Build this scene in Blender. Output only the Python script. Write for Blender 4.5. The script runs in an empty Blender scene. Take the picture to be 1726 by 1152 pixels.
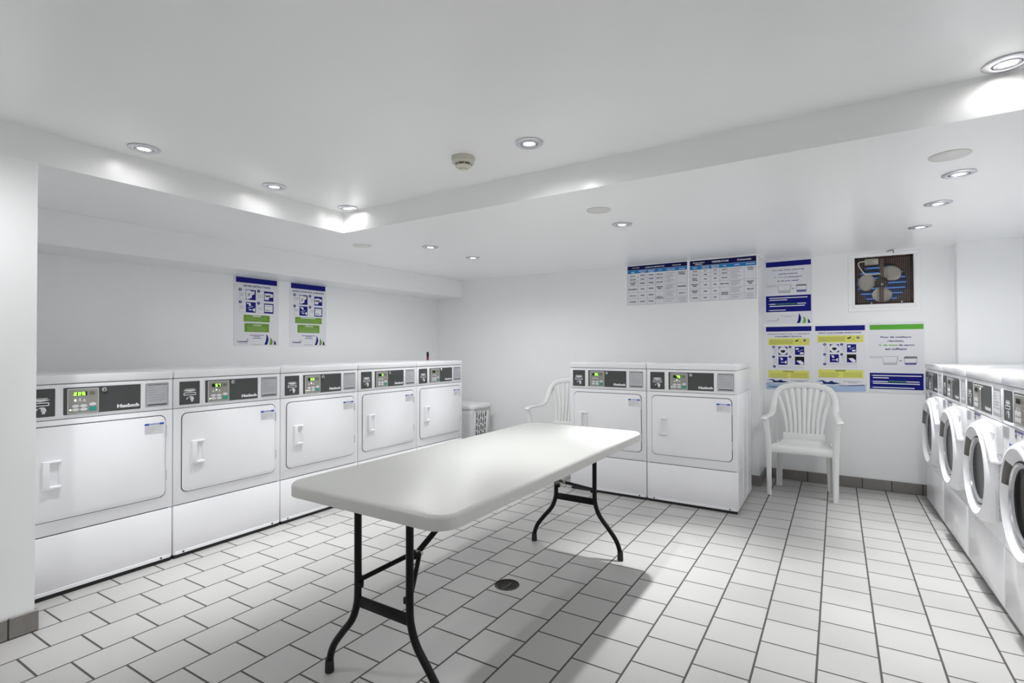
import bpy, bmesh, math, random
from mathutils import Vector, Matrix

random.seed(7)
PI = math.pi
scene = bpy.context.scene
COL = scene.collection

# ------------------------------------------------------------------ materials
MAT = {}


def mat(name, color, rough=0.5, metal=0.0, coat=0.0, spec=0.5, emit=None, estr=0.0, noise=0.0, nscale=60.0, bump=0.0):
    m = bpy.data.materials.new(name)
    m.use_nodes = True
    nt = m.node_tree
    b = nt.nodes['Principled BSDF']
    b.inputs['Base Color'].default_value = (*color, 1)
    b.inputs['Roughness'].default_value = rough
    b.inputs['Metallic'].default_value = metal
    b.inputs['Coat Weight'].default_value = coat
    b.inputs['Specular IOR Level'].default_value = spec
    if emit:
        b.inputs['Emission Color'].default_value = (*emit, 1)
        b.inputs['Emission Strength'].default_value = estr
    if noise or bump:
        tc = nt.nodes.new('ShaderNodeTexCoord')
        nz = nt.nodes.new('ShaderNodeTexNoise')
        nz.inputs['Scale'].default_value = nscale
        nz.inputs['Detail'].default_value = 4
        nt.links.new(tc.outputs['Object'], nz.inputs['Vector'])
        if noise:
            mx = nt.nodes.new('ShaderNodeMix')
            mx.data_type = 'RGBA'
            mx.inputs['A'].default_value = (*[c * (1 - noise) for c in color], 1)
            mx.inputs['B'].default_value = (*[min(1, c * (1 + noise)) for c in color], 1)
            nt.links.new(nz.outputs['Fac'], mx.inputs['Factor'])
            nt.links.new(mx.outputs['Result'], b.inputs['Base Color'])
        if bump:
            bp = nt.nodes.new('ShaderNodeBump')
            bp.inputs['Strength'].default_value = bump
            bp.inputs['Distance'].default_value = 0.002
            nt.links.new(nz.outputs['Fac'], bp.inputs['Height'])
            nt.links.new(bp.outputs['Normal'], b.inputs['Normal'])
    MAT[name] = m
    return m


mat('wall_paint', (0.915, 0.92, 0.922), 0.34, noise=0.012, nscale=3, bump=0.03)
mat('ceiling_paint', (0.925, 0.93, 0.928), 0.26, noise=0.01, nscale=2, bump=0.02)
mat('enamel', (0.86, 0.86, 0.88), 0.26, coat=0.25, noise=0.01, nscale=8)
mat('enamel_shadow', (0.10, 0.10, 0.11), 0.6)
mat('gasket_and_gap', (0.05, 0.05, 0.055), 0.6)  # washer door gasket, and the painted gap line around dryer doors
mat('white_plastic', (0.84, 0.84, 0.86), 0.32, noise=0.01, nscale=20)
mat('chair_plastic', (0.80, 0.80, 0.79), 0.34, noise=0.02, nscale=15)
mat('hamper_plastic', (0.78, 0.78, 0.78), 0.42, noise=0.015, nscale=20)
mat('graphite', (0.060, 0.066, 0.064), 0.42, noise=0.05, nscale=40)
mat('keypad', (0.30, 0.29, 0.265), 0.45)
mat('keypad_edge', (0.62, 0.62, 0.60), 0.4)
mat('black', (0.012, 0.012, 0.013), 0.4)
mat('lcd_grey', (0.17, 0.16, 0.14), 0.35)
mat('digit_green', (0.2, 0.9, 0.1), 0.4, emit=(0.35, 1.0, 0.08), estr=2.2)
mat('led_green', (0.5, 0.9, 0.4), 0.4, emit=(0.6, 1.0, 0.45), estr=1.6)
mat('button_white', (0.70, 0.70, 0.73), 0.4)
mat('button_teal', (0.02, 0.33, 0.25), 0.4)
mat('label_silver', (0.50, 0.50, 0.53), 0.38)
mat('label_edge', (0.36, 0.36, 0.38), 0.4)
mat('ink', (0.03, 0.03, 0.05), 0.5)
mat('steel', (0.60, 0.60, 0.62), 0.22, metal=1.0)
mat('nickel', (0.66, 0.66, 0.70), 0.30, metal=1.0, noise=0.08, nscale=300)
mat('chrome_dark', (0.16, 0.16, 0.17), 0.25, metal=1.0)
mat('paper', (0.80, 0.80, 0.83), 0.3)
mat('pale', (0.55, 0.55, 0.66), 0.4)
mat('sticker_white', (0.74, 0.74, 0.76), 0.4)
mat('notice_blue', (0.035, 0.115, 0.55), 0.4)
mat('navy', (0.004, 0.006, 0.20), 0.3)
mat('darknavy', (0.002, 0.003, 0.075), 0.3)
mat('navytext', (0.02, 0.02, 0.19), 0.4)
mat('skyblue', (0.02, 0.22, 0.56), 0.35)
mat('green', (0.165, 0.33, 0.035), 0.35)
mat('leaf', (0.12, 0.43, 0.05), 0.35)
mat('lightgreen', (0.38, 0.52, 0.24), 0.4)
mat('yellow', (0.74, 0.74, 0.16), 0.35)
mat('olive', (0.38, 0.38, 0.10), 0.4)
mat('greytext', (0.36, 0.36, 0.42), 0.4)
mat('lightgrey', (0.55, 0.55, 0.57), 0.4)
mat('darkgrey', (0.18, 0.175, 0.17), 0.4)
mat('slate', (0.12, 0.13, 0.34), 0.4)
mat('paleblue', (0.42, 0.54, 0.74), 0.35)
mat('water', (0.03, 0.12, 0.34), 0.35)
mat('deepwater', (0.005, 0.03, 0.14), 0.35)
mat('window_dark', (0.006, 0.006, 0.007), 0.12, spec=0.22)
mat('pocket_grey', (0.28, 0.275, 0.26), 0.45)
mat('glass_smoke', (0.42, 0.43, 0.45), 0.08, coat=0.5)
mat('table_plastic', (0.565, 0.565, 0.54), 0.36, noise=0.05, nscale=220, bump=0.05)
mat('leg_steel', (0.006, 0.005, 0.005), 0.40, spec=0.25)
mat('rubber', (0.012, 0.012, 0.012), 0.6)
mat('zinc', (0.5, 0.48, 0.45), 0.35, metal=1.0)
mat('detector', (0.66, 0.64, 0.56), 0.45)
mat('detector_dark', (0.20, 0.19, 0.17), 0.5)
mat('cover_plate', (0.72, 0.72, 0.69), 0.4)
mat('lamp_glow', (1, 1, 1), 0.3, emit=(1.0, 0.97, 0.93), estr=16.0)
mat('fan_housing', (0.045, 0.014, 0.011), 0.55, noise=0.35, nscale=18)
mat('fan_blade', (0.66, 0.63, 0.56), 0.45, noise=0.12, nscale=12)
mat('fan_hub', (0.025, 0.022, 0.02), 0.5)
mat('fan_bracket', (0.14, 0.075, 0.055), 0.5)
mat('wire', (0.30, 0.28, 0.25), 0.45, metal=0.5)
mat('cable', (0.70, 0.67, 0.58), 0.5)
mat('tag_paper', (0.46, 0.45, 0.38), 0.6)
mat('louvre_blue', (0.03, 0.10, 0.26), 0.4)
mat('daylight', (0.1, 0.25, 0.6), 0.5, emit=(0.12, 0.36, 0.95), estr=0.28)
mat('bottle_red', (0.25, 0.015, 0.03), 0.35)
mat('drain_iron', (0.055, 0.05, 0.042), 0.45, metal=0.5, noise=0.3, nscale=80)
mat('tile_side', (0.3, 0.28, 0.26), 0.4)


def tile_floor():
    m = bpy.data.materials.new('floor_tile')
    m.use_nodes = True
    nt = m.node_tree
    L = nt.links.new
    b = nt.nodes['Principled BSDF']
    geo = nt.nodes.new('ShaderNodeNewGeometry')
    sep = nt.nodes.new('ShaderNodeSeparateXYZ')
    L(geo.outputs['Position'], sep.inputs[0])

    def math_node(op, a, c=None):
        n = nt.nodes.new('ShaderNodeMath')
        n.operation = op
        for i, v in enumerate((a, c)):
            if v is None:
                continue
            if isinstance(v, (int, float)):
                n.inputs[i].default_value = v
            else:
                L(v, n.inputs[i])
        return n.outputs[0]
    u = math_node('ADD', math_node('DIVIDE', math_node('SUBTRACT', sep.outputs['X'], 0.130), 0.2073), 101.0)
    v0 = math_node('SUBTRACT', sep.outputs['Y'], math_node('MULTIPLY', sep.outputs['X'], 0.028))
    v = math_node('ADD', math_node('DIVIDE', math_node('ADD', v0, 0.0711), 0.2061), 100.0)
    com = nt.nodes.new('ShaderNodeCombineXYZ')
    L(v, com.inputs['X'])
    L(u, com.inputs['Y'])
    br = nt.nodes.new('ShaderNodeTexBrick')
    br.offset = 0.5
    br.offset_frequency = 2
    br.squash = 1.0
    br.inputs['Scale'].default_value = 1.0
    br.inputs['Mortar Size'].default_value = 0.0205
    br.inputs['Mortar Smooth'].default_value = 0.12
    br.inputs['Bias'].default_value = 0.0
    br.inputs['Brick Width'].default_value = 1.0
    br.inputs['Row Height'].default_value = 1.0
    br.inputs['Color1'].default_value = (0.405, 0.398, 0.388, 1)
    br.inputs['Color2'].default_value = (0.44, 0.432, 0.422, 1)
    br.inputs['Mortar'].default_value = (0.07, 0.064, 0.058, 1)
    L(com.outputs[0], br.inputs['Vector'])
    nz = nt.nodes.new('ShaderNodeTexNoise')
    nz.inputs['Scale'].default_value = 260
    nz.inputs['Detail'].default_value = 3
    L(geo.outputs['Position'], nz.inputs['Vector'])
    nz2 = nt.nodes.new('ShaderNodeTexNoise')
    nz2.inputs['Scale'].default_value = 2.2
    L(geo.outputs['Position'], nz2.inputs['Vector'])
    ramp = nt.nodes.new('ShaderNodeMapRange')
    ramp.inputs['From Min'].default_value = 0.3
    ramp.inputs['From Max'].default_value = 0.7
    ramp.inputs['To Min'].default_value = 0.93
    ramp.inputs['To Max'].default_value = 1.03
    L(nz.outputs['Fac'], ramp.inputs['Value'])
    ramp2 = nt.nodes.new('ShaderNodeMapRange')
    ramp2.inputs['To Min'].default_value = 0.93
    ramp2.inputs['To Max'].default_value = 1.06
    L(nz2.outputs['Fac'], ramp2.inputs['Value'])
    mul = nt.nodes.new('ShaderNodeVectorMath')
    mul.operation = 'SCALE'
    L(br.outputs['Color'], mul.inputs[0])
    L(math_node('MULTIPLY', ramp.outputs[0], ramp2.outputs[0]), mul.inputs['Scale'])
    L(mul.outputs[0], b.inputs['Base Color'])
    rr = nt.nodes.new('ShaderNodeMapRange')
    rr.inputs['To Min'].default_value = 0.36
    rr.inputs['To Max'].default_value = 0.85
    L(br.outputs['Fac'], rr.inputs['Value'])
    L(rr.outputs[0], b.inputs['Roughness'])
    inv = math_node('SUBTRACT', 1.0, br.outputs['Fac'])
    bp = nt.nodes.new('ShaderNodeBump')
    bp.inputs['Strength'].default_value = 0.6
    bp.inputs['Distance'].default_value = 0.002
    L(inv, bp.inputs['Height'])
    L(bp.outputs['Normal'], b.inputs['Normal'])
    MAT['floor_tile'] = m


def tile_base():
    m = bpy.data.materials.new('base_tile')
    m.use_nodes = True
    nt = m.node_tree
    L = nt.links.new
    b = nt.nodes['Principled BSDF']
    tc = nt.nodes.new('ShaderNodeTexCoord')
    sep = nt.nodes.new('ShaderNodeSeparateXYZ')
    L(tc.outputs['Object'], sep.inputs[0])
    add = nt.nodes.new('ShaderNodeMath')
    add.operation = 'ADD'
    L(sep.outputs['X'], add.inputs[0])
    L(sep.outputs['Y'], add.inputs[1])
    com = nt.nodes.new('ShaderNodeCombineXYZ')
    L(add.outputs[0], com.inputs['X'])
    com.inputs['Y'].default_value = 0.5
    br = nt.nodes.new('ShaderNodeTexBrick')
    br.offset = 0.0
    br.inputs['Scale'].default_value = 1.0
    br.inputs['Mortar Size'].default_value = 0.0035
    br.inputs['Mortar Smooth'].default_value = 0.1
    br.inputs['Brick Width'].default_value = 0.2073
    br.inputs['Row Height'].default_value = 1.0
    br.inputs['Color1'].default_value = (0.205, 0.19, 0.175, 1)
    br.inputs['Color2'].default_value = (0.235, 0.22, 0.205, 1)
    br.inputs['Mortar'].default_value = (0.03, 0.026, 0.024, 1)
    L(com.outputs[0], br.inputs['Vector'])
    nz = nt.nodes.new('ShaderNodeTexNoise')
    nz.inputs['Scale'].default_value = 30
    L(tc.outputs['Object'], nz.inputs['Vector'])
    mr = nt.nodes.new('ShaderNodeMapRange')
    mr.inputs['To Min'].default_value = 0.85
    mr.inputs['To Max'].default_value = 1.15
    L(nz.outputs['Fac'], mr.inputs['Value'])
    sc = nt.nodes.new('ShaderNodeVectorMath')
    sc.operation = 'SCALE'
    L(br.outputs['Color'], sc.inputs[0])
    L(mr.outputs[0], sc.inputs['Scale'])
    L(sc.outputs[0], b.inputs['Base Color'])
    b.inputs['Roughness'].default_value = 0.38
    MAT['base_tile'] = m


for k in ('paper', 'navy', 'darknavy', 'navytext', 'skyblue', 'green', 'leaf', 'yellow', 'paleblue', 'water', 'deepwater', 'slate', 'black', 'ink'):
    MAT[k].node_tree.nodes['Principled BSDF'].inputs['Specular IOR Level'].default_value = .22
    MAT[k].node_tree.nodes['Principled BSDF'].inputs['Roughness'].default_value = .55
tile_floor()
tile_base()

# ------------------------------------------------------------------ text
_TXT = {}


def text_geom(txt, bold=.03):
    """Filled glyphs of the built-in font, scaled to the unit box."""
    key = (txt, bold)
    if key in _TXT:
        return _TXT[key]
    cu = bpy.data.curves.new('t', 'FONT')
    cu.body = txt
    cu.offset = bold
    cu.resolution_u = 3
    ob = bpy.data.objects.new('t', cu)
    me = bpy.data.meshes.new_from_object(ob)
    vs = [(v.co.x, v.co.y) for v in me.vertices]
    fs = [tuple(p.vertices) for p in me.polygons]
    bpy.data.objects.remove(ob)
    bpy.data.curves.remove(cu)
    bpy.data.meshes.remove(me)
    if not vs:
        _TXT[key] = ([], [])
        return _TXT[key]
    x0 = min(v[0] for v in vs); x1 = max(v[0] for v in vs)
    y0 = min(v[1] for v in vs); y1 = max(v[1] for v in vs)
    vs = [((x - x0) / (x1 - x0), (y - y0) / max(1e-6, y1 - y0)) for x, y in vs]
    _TXT[key] = (vs, fs)
    return _TXT[key]


# ------------------------------------------------------------------ mesh builder
class MB:
    def __init__(s):
        s.v = []; s.f = []; s.m = []; s.mats = []

    def mi(s, m):
        if m not in s.mats:
            s.mats.append(m)
        return s.mats.index(m)

    def add(s, verts, faces, m):
        o = len(s.v); k = s.mi(m)
        s.v += [tuple(v) for v in verts]
        for f in faces:
            s.f.append([o + i for i in f]); s.m.append(k)

    def frombm(s, bm, m):
        bm.verts.index_update()
        s.add([v.co[:] for v in bm.verts], [[v.index for v in f.verts] for f in bm.faces], m)
        bm.free()

    def box(s, x0, x1, y0, y1, z0, z1, m, bev=0.0, seg=2):
        bm = bmesh.new()
        bmesh.ops.create_cube(bm, size=1)
        for v in bm.verts:
            v.co = Vector(((x0 + x1) / 2 + v.co.x * (x1 - x0), (y0 + y1) / 2 + v.co.y * (y1 - y0), (z0 + z1) / 2 + v.co.z * (z1 - z0)))
        if bev:
            bmesh.ops.bevel(bm, geom=bm.edges[:], offset=bev, segments=seg, profile=0.5, affect='EDGES', clamp_overlap=True)
        s.frombm(bm, m)

    def prism(s, pts, y0, y1, m, bev=0.0, seg=2):
        """Outline in (x, z), counter-clockwise seen from -y, extruded from y0 (front) to y1."""
        bm = bmesh.new()
        f = [bm.verts.new((x, y0, z)) for x, z in pts]
        b = [bm.verts.new((x, y1, z)) for x, z in pts]
        n = len(pts)
        front = bm.faces.new(f)
        bm.faces.new(b[::-1])
        for i in range(n):
            j = (i + 1) % n
            bm.faces.new((f[j], f[i], b[i], b[j]))
        if bev:
            bm.edges.index_update()
            bmesh.ops.bevel(bm, geom=list(front.edges), offset=bev, segments=seg, profile=0.5, affect='EDGES', clamp_overlap=True)
        s.frombm(bm, m)

    def flat(s, pts, y, m):
        s.add([(x, y, z) for x, z in pts], [list(range(len(pts)))], m)

    def rect(s, x0, z0, x1, z1, y, m):
        s.flat([(x0, z0), (x1, z0), (x1, z1), (x0, z1)], y, m)

    def disc(s, x, z, r, y, m, n=24, rz=None):
        rz = rz or r
        s.flat([(x + r * math.cos(2 * PI * i / n), z + rz * math.sin(2 * PI * i / n)) for i in range(n)], y, m)

    def text(s, txt, x0, z0, x1, z1, y, m, ital=0.0, bold=.03):
        vs, fs = text_geom(txt, bold)
        w, h = x1 - x0, z1 - z0
        s.add([(x0 + a * w + ital * (b - .5) * h, y, z0 + b * h) for a, b in vs], fs, m)

    def lathe(s, prof, m, c=(0, 0, 0), n=40, axis='z', a0=0.0, a1=2 * PI, close=False):
        """prof: (r, t) pairs along the axis."""
        full = abs(a1 - a0 - 2 * PI) < 1e-6
        k = n if full else n + 1
        vs = []
        for i in range(k):
            a = a0 + (a1 - a0) * i / n
            for r, t in prof:
                if axis == 'z':
                    vs.append((c[0] + r * math.cos(a), c[1] + r * math.sin(a), c[2] + t))
                else:
                    vs.append((c[0] + r * math.cos(a), c[1] + t, c[2] + r * math.sin(a)))
        p = len(prof)
        fs = []
        for i in range(n):
            j = (i + 1) % k
            for q in range(p - 1):
                f = [i * p + q, j * p + q, j * p + q + 1, i * p + q + 1]
                fs.append(f if axis == 'z' else f[::-1])
        s.add(vs, fs, m)

    def sweep(s, pts, r, m, n=10, cap=True, rads=None):
        pts = [Vector(p) for p in pts]
        vs = []; fs = []
        up = None
        for i, p in enumerate(pts):
            t = (pts[min(i + 1, len(pts) - 1)] - pts[max(i - 1, 0)]).normalized()
            if up is None:
                up = t.orthogonal().normalized()
            up = (up - t * up.dot(t)).normalized()
            w = t.cross(up)
            rr = rads[i] if rads else r
            for k in range(n):
                a = 2 * PI * k / n
                vs.append(p + up * (rr * math.cos(a)) + w * (rr * math.sin(a)))
        for i in range(len(pts) - 1):
            for k in range(n):
                fs.append([i * n + k, i * n + (k + 1) % n, (i + 1) * n + (k + 1) % n, (i + 1) * n + k])
        if cap:
            fs.append(list(range(n))[::-1]); fs.append([(len(pts) - 1) * n + k for k in range(n)])
        s.add(vs, fs, m)

    def ribbon(s, pts, wvec, widths, thick, m):
        """Rectangular section swept along pts; wvec: width direction per point."""
        pts = [Vector(p) for p in pts]
        vs = []; fs = []
        for i, p in enumerate(pts):
            t = (pts[min(i + 1, len(pts) - 1)] - pts[max(i - 1, 0)]).normalized()
            w = Vector(wvec[i]); w = (w - t * w.dot(t)).normalized()
            h = t.cross(w).normalized()
            a = widths[i] / 2; b = (thick[i] if isinstance(thick, (list, tuple)) else thick) / 2
            c = min(a, b) * 0.55
            sec = [(-a + c, -b), (a - c, -b), (a, -b + c), (a, b - c), (a - c, b), (-a + c, b), (-a, b - c), (-a, -b + c)]
            vs += [p + w * x + h * y for x, y in sec]
        n = 8
        for i in range(len(pts) - 1):
            for k in range(n):
                fs.append([i * n + k, i * n + (k + 1) % n, (i + 1) * n + (k + 1) % n, (i + 1) * n + k])
        fs.append(list(range(n))[::-1]); fs.append([(len(pts) - 1) * n + k for k in range(n)])
        s.add(vs, fs, m)

    def build(s, name, parent=None, loc=(0, 0, 0), smooth=35, weld=False):
        me = bpy.data.meshes.new(name)
        me.from_pydata(s.v, [], s.f)
        for m in s.mats:
            me.materials.append(MAT[m])
        me.polygons.foreach_set('material_index', s.m)
        bm = bmesh.new(); bm.from_mesh(me)
        if weld:
            bmesh.ops.remove_doubles(bm, verts=bm.verts[:], dist=2e-4)
        closed = [e for e in bm.edges if len(e.link_faces) == 2]
        if len(closed) == len(bm.edges):
            bmesh.ops.recalc_face_normals(bm, faces=bm.faces[:])
        bm.to_mesh(me); bm.free()
        if smooth:
            me.polygons.foreach_set('use_smooth', [True] * len(me.polygons))
            me.set_sharp_from_angle(angle=math.radians(smooth))
        me.update()
        o = bpy.data.objects.new(name, me)
        COL.objects.link(o)
        o.location = loc
        if parent:
            o.parent = parent
        return o


def tag(o, label=None, cat=None, group=None, kind=None):
    if label: o['label'] = label
    if cat: o['category'] = cat
    if group: o['group'] = group
    if kind: o['kind'] = kind
    return o


def empty(name, loc, rz=0.0, label=None, cat=None, group=None):
    o = bpy.data.objects.new(name, None)
    o.empty_display_size = 0.1
    COL.objects.link(o)
    o.location = loc
    o.rotation_euler = (0, 0, rz)
    return tag(o, label, cat, group)


def kids(o):
    return [c for c in bpy.data.objects if c.parent == o]


def copy_tree(o, parent=None):
    c = o.copy()
    COL.objects.link(c)
    if parent:
        c.parent = parent
    for ch in kids(o):
        copy_tree(ch, c)
    return c


def catmull(pts, n=8):
    P = [Vector(p) for p in pts]
    P = [P[0] * 2 - P[1]] + P + [P[-1] * 2 - P[-2]]
    out = []
    for i in range(1, len(P) - 2):
        for k in range(n):
            t = k / n
            a, b, c, d = P[i - 1], P[i], P[i + 1], P[i + 2]
            out.append(0.5 * ((2 * b) + (c - a) * t + (2 * a - 5 * b + 4 * c - d) * t * t + (3 * b - a - 3 * c + d) * t ** 3))
    out.append(P[-2])
    return out


def rrect(x0, z0, x1, z1, r, n=6):
    out = []
    for cx, cz, a in ((x1 - r, z0 + r, -90), (x1 - r, z1 - r, 0), (x0 + r, z1 - r, 90), (x0 + r, z0 + r, 180)):
        for k in range(n + 1):
            t = math.radians(a + 90 * k / n)
            out.append((cx + r * math.cos(t), cz + r * math.sin(t)))
    return out
# ------------------------------------------------------------------ dimensions (metres; camera stands over the origin)
XL, XS, XP = -4.333, -3.924, -2.99        # left wall, soffit face, near partition face
YN, YA, YJ, YB, YC = -1.7, 0.785, 5.034, 5.434, 5.31
XJ, XC, XR = -0.592, 0.806, 1.42
ZC, ZT, ZS = 2.066, 2.212, 1.856
XT, YT = -3.0, 2.46                        # raised ceiling's edges


def structure(mb, name, smooth=0):
    o = mb.build(name, smooth=smooth)
    o['kind'] = 'structure'
    return o


# floor, with a round hole for the drain
DX, DY, DR = -1.465, 2.252, 0.066
f = MB()
h = 0.09
x0, x1, y0, y1 = XL - .1, XR + .1, YN - .1, YB + .1


def fl(a, b, c, d):
    f.add([(a, c, 0), (b, c, 0), (b, d, 0), (a, d, 0)], [[0, 1, 2, 3]], 'floor_tile')


fl(x0, DX - h, y0, y1); fl(DX + h, x1, y0, y1); fl(DX - h, DX + h, y0, DY - h); fl(DX - h, DX + h, DY + h, y1)
n = 48
ring = []
for i in range(n):
    a = 2 * PI * i / n
    c, s_ = math.cos(a), math.sin(a)
    k = h / max(abs(c), abs(s_))
    ring.append(((DX + k * c, DY + k * s_, 0), (DX + DR * c, DY + DR * s_, 0), (DX + DR * c, DY + DR * s_, -.03)))
vs = [v for q in ring for v in q]
fs = []
for i in range(n):
    j = (i + 1) % n
    fs += [[3 * i, 3 * j, 3 * j + 1, 3 * i + 1], [3 * i + 1, 3 * j + 1, 3 * j + 2, 3 * i + 2]]
f.add(vs, fs, 'floor_tile')
structure(f, 'floor')

# ceiling: lower level, raised tray, step faces
c = MB()
T = 0.12
c.box(XL - .1, XT, YN - .1, YB + .1, ZC, ZT + T, 'ceiling_paint')
c.box(XT, XR + .1, YT, YB + .1, ZC, ZT + T, 'ceiling_paint')
c.box(XT, XR + .1, YN - .1, YT, ZT, ZT + T, 'ceiling_paint')
structure(c, 'ceiling')

w = MB(); w.box(XL - .1, XL, YA, YJ + .1, 0, ZC, 'wall_paint'); structure(w, 'wall_left')
w = MB(); w.box(XL - .1, XP, YN - .1, YA, 0, ZC, 'wall_paint'); structure(w, 'wall_left_near')
w = MB(); w.box(XL, XJ, YJ, YB + .1, 0, ZC, 'wall_paint'); structure(w, 'wall_back_left')
w = MB()
FX0, FX1, FZ0, FZ1 = 0.135, 0.545, 1.606, 2.018
w.box(XJ, FX0, YB, YB + .22, 0, ZC, 'wall_paint'); w.box(FX1, XR + .1, YB, YB + .22, 0, ZC, 'wall_paint')
w.box(FX0, FX1, YB, YB + .22, 0, FZ0, 'wall_paint'); w.box(FX0, FX1, YB, YB + .22, FZ1, ZC, 'wall_paint')
structure(w, 'wall_back')
w = MB(); w.box(XC, XR, YC, YB, 0, ZC, 'wall_paint'); structure(w, 'wall_back_right')
w = MB(); w.box(XR, XR + .1, YN - .1, YB, 0, ZT, 'wall_paint'); structure(w, 'wall_right')
w = MB(); w.box(XP, XR, YN - .1, YN, 0, ZT, 'wall_paint'); structure(w, 'wall_near')
w = MB(); w.box(XL, XS, YA, YJ, ZS, ZC, 'wall_paint', .004, 1); structure(w, 'trim_1')
w = MB(); w.box(1.19, XR, YN, YC, 2.0, ZC, 'wall_paint', .004, 1); structure(w, 'trim_2')


def base(name, x0, x1, y0, y1):
    b = MB(); b.box(x0, x1, y0, y1, 0, .092, 'base_tile', .004, 1); structure(b, name)


base('baseboard_left', XP, XP + .012, YN, YA + .012)
base('baseboard_left_return', XL + .02, XP, YA, YA + .012)
base('baseboard_back_left', XL, XJ + .012, YJ - .012, YJ)
base('baseboard_back_return', XJ, XJ + .012, YJ, YB - .012)
base('baseboard_back', XJ, XC, YB - .012, YB)

# ------------------------------------------------------------------ floor drain
d = empty('floor_drain', (DX, DY, 0), 0, 'round rusty floor drain set in the tiles beneath the folding table', 'drain')
m = MB(); m.lathe([(DR - .001, .0015), (DR - .006, .002), (DR - .008, -.006), (DR - .010, -.024), (0, -.026)], 'drain_iron', n=40); m.build('drain_bowl', d)
m = MB()
for k in range(-3, 4):
    yy = k * .0145; half = math.sqrt(max(0, .053 ** 2 - yy ** 2))
    m.box(-half, half, yy - .0032, yy + .0032, -.010, -.005, 'drain_iron', .001, 1)
m.box(-.004, .004, -.052, .052, -.011, -.006, 'drain_iron')
m.lathe([(.056, -.004), (.056, -.011), (.051, -.011), (.051, -.004), (.056, -.004)], 'drain_iron', n=36)
m.build('grate', d)

# ------------------------------------------------------------------ dryers and washers
W = 0.680
DEP = 0.70


def seven_seg(mb, ch, x, z, w, h, y, m):
    on = {'0': 'abcdef', '1': 'bc', '2': 'abdeg', '3': 'abcdg', '5': 'acdfg', '7': 'abc', '9': 'abcdfg'}[ch]
    t = h * .16
    seg = {'a': (0, h - t, w, h), 'd': (0, 0, w, t), 'g': (0, h / 2 - t / 2, w, h / 2 + t / 2), 'b': (w - t, h / 2, w, h), 'c': (w - t, 0, w, h / 2),
           'f': (0, h / 2, t, h), 'e': (0, 0, t, h / 2)}
    for s in on:
        a, b, c_, e = seg[s]
        mb.rect(x + a, z + b, x + c_, z + e, y, m)


def lines(mb, x0, x1, ztop, n, dz, h, y, m, frac=(1, .6, .8, .95, .7, .9)):
    for k in range(n):
        z = ztop - k * dz
        mb.rect(x0, z - h, x0 + (x1 - x0) * frac[k % len(frac)], z, y, m)


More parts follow.
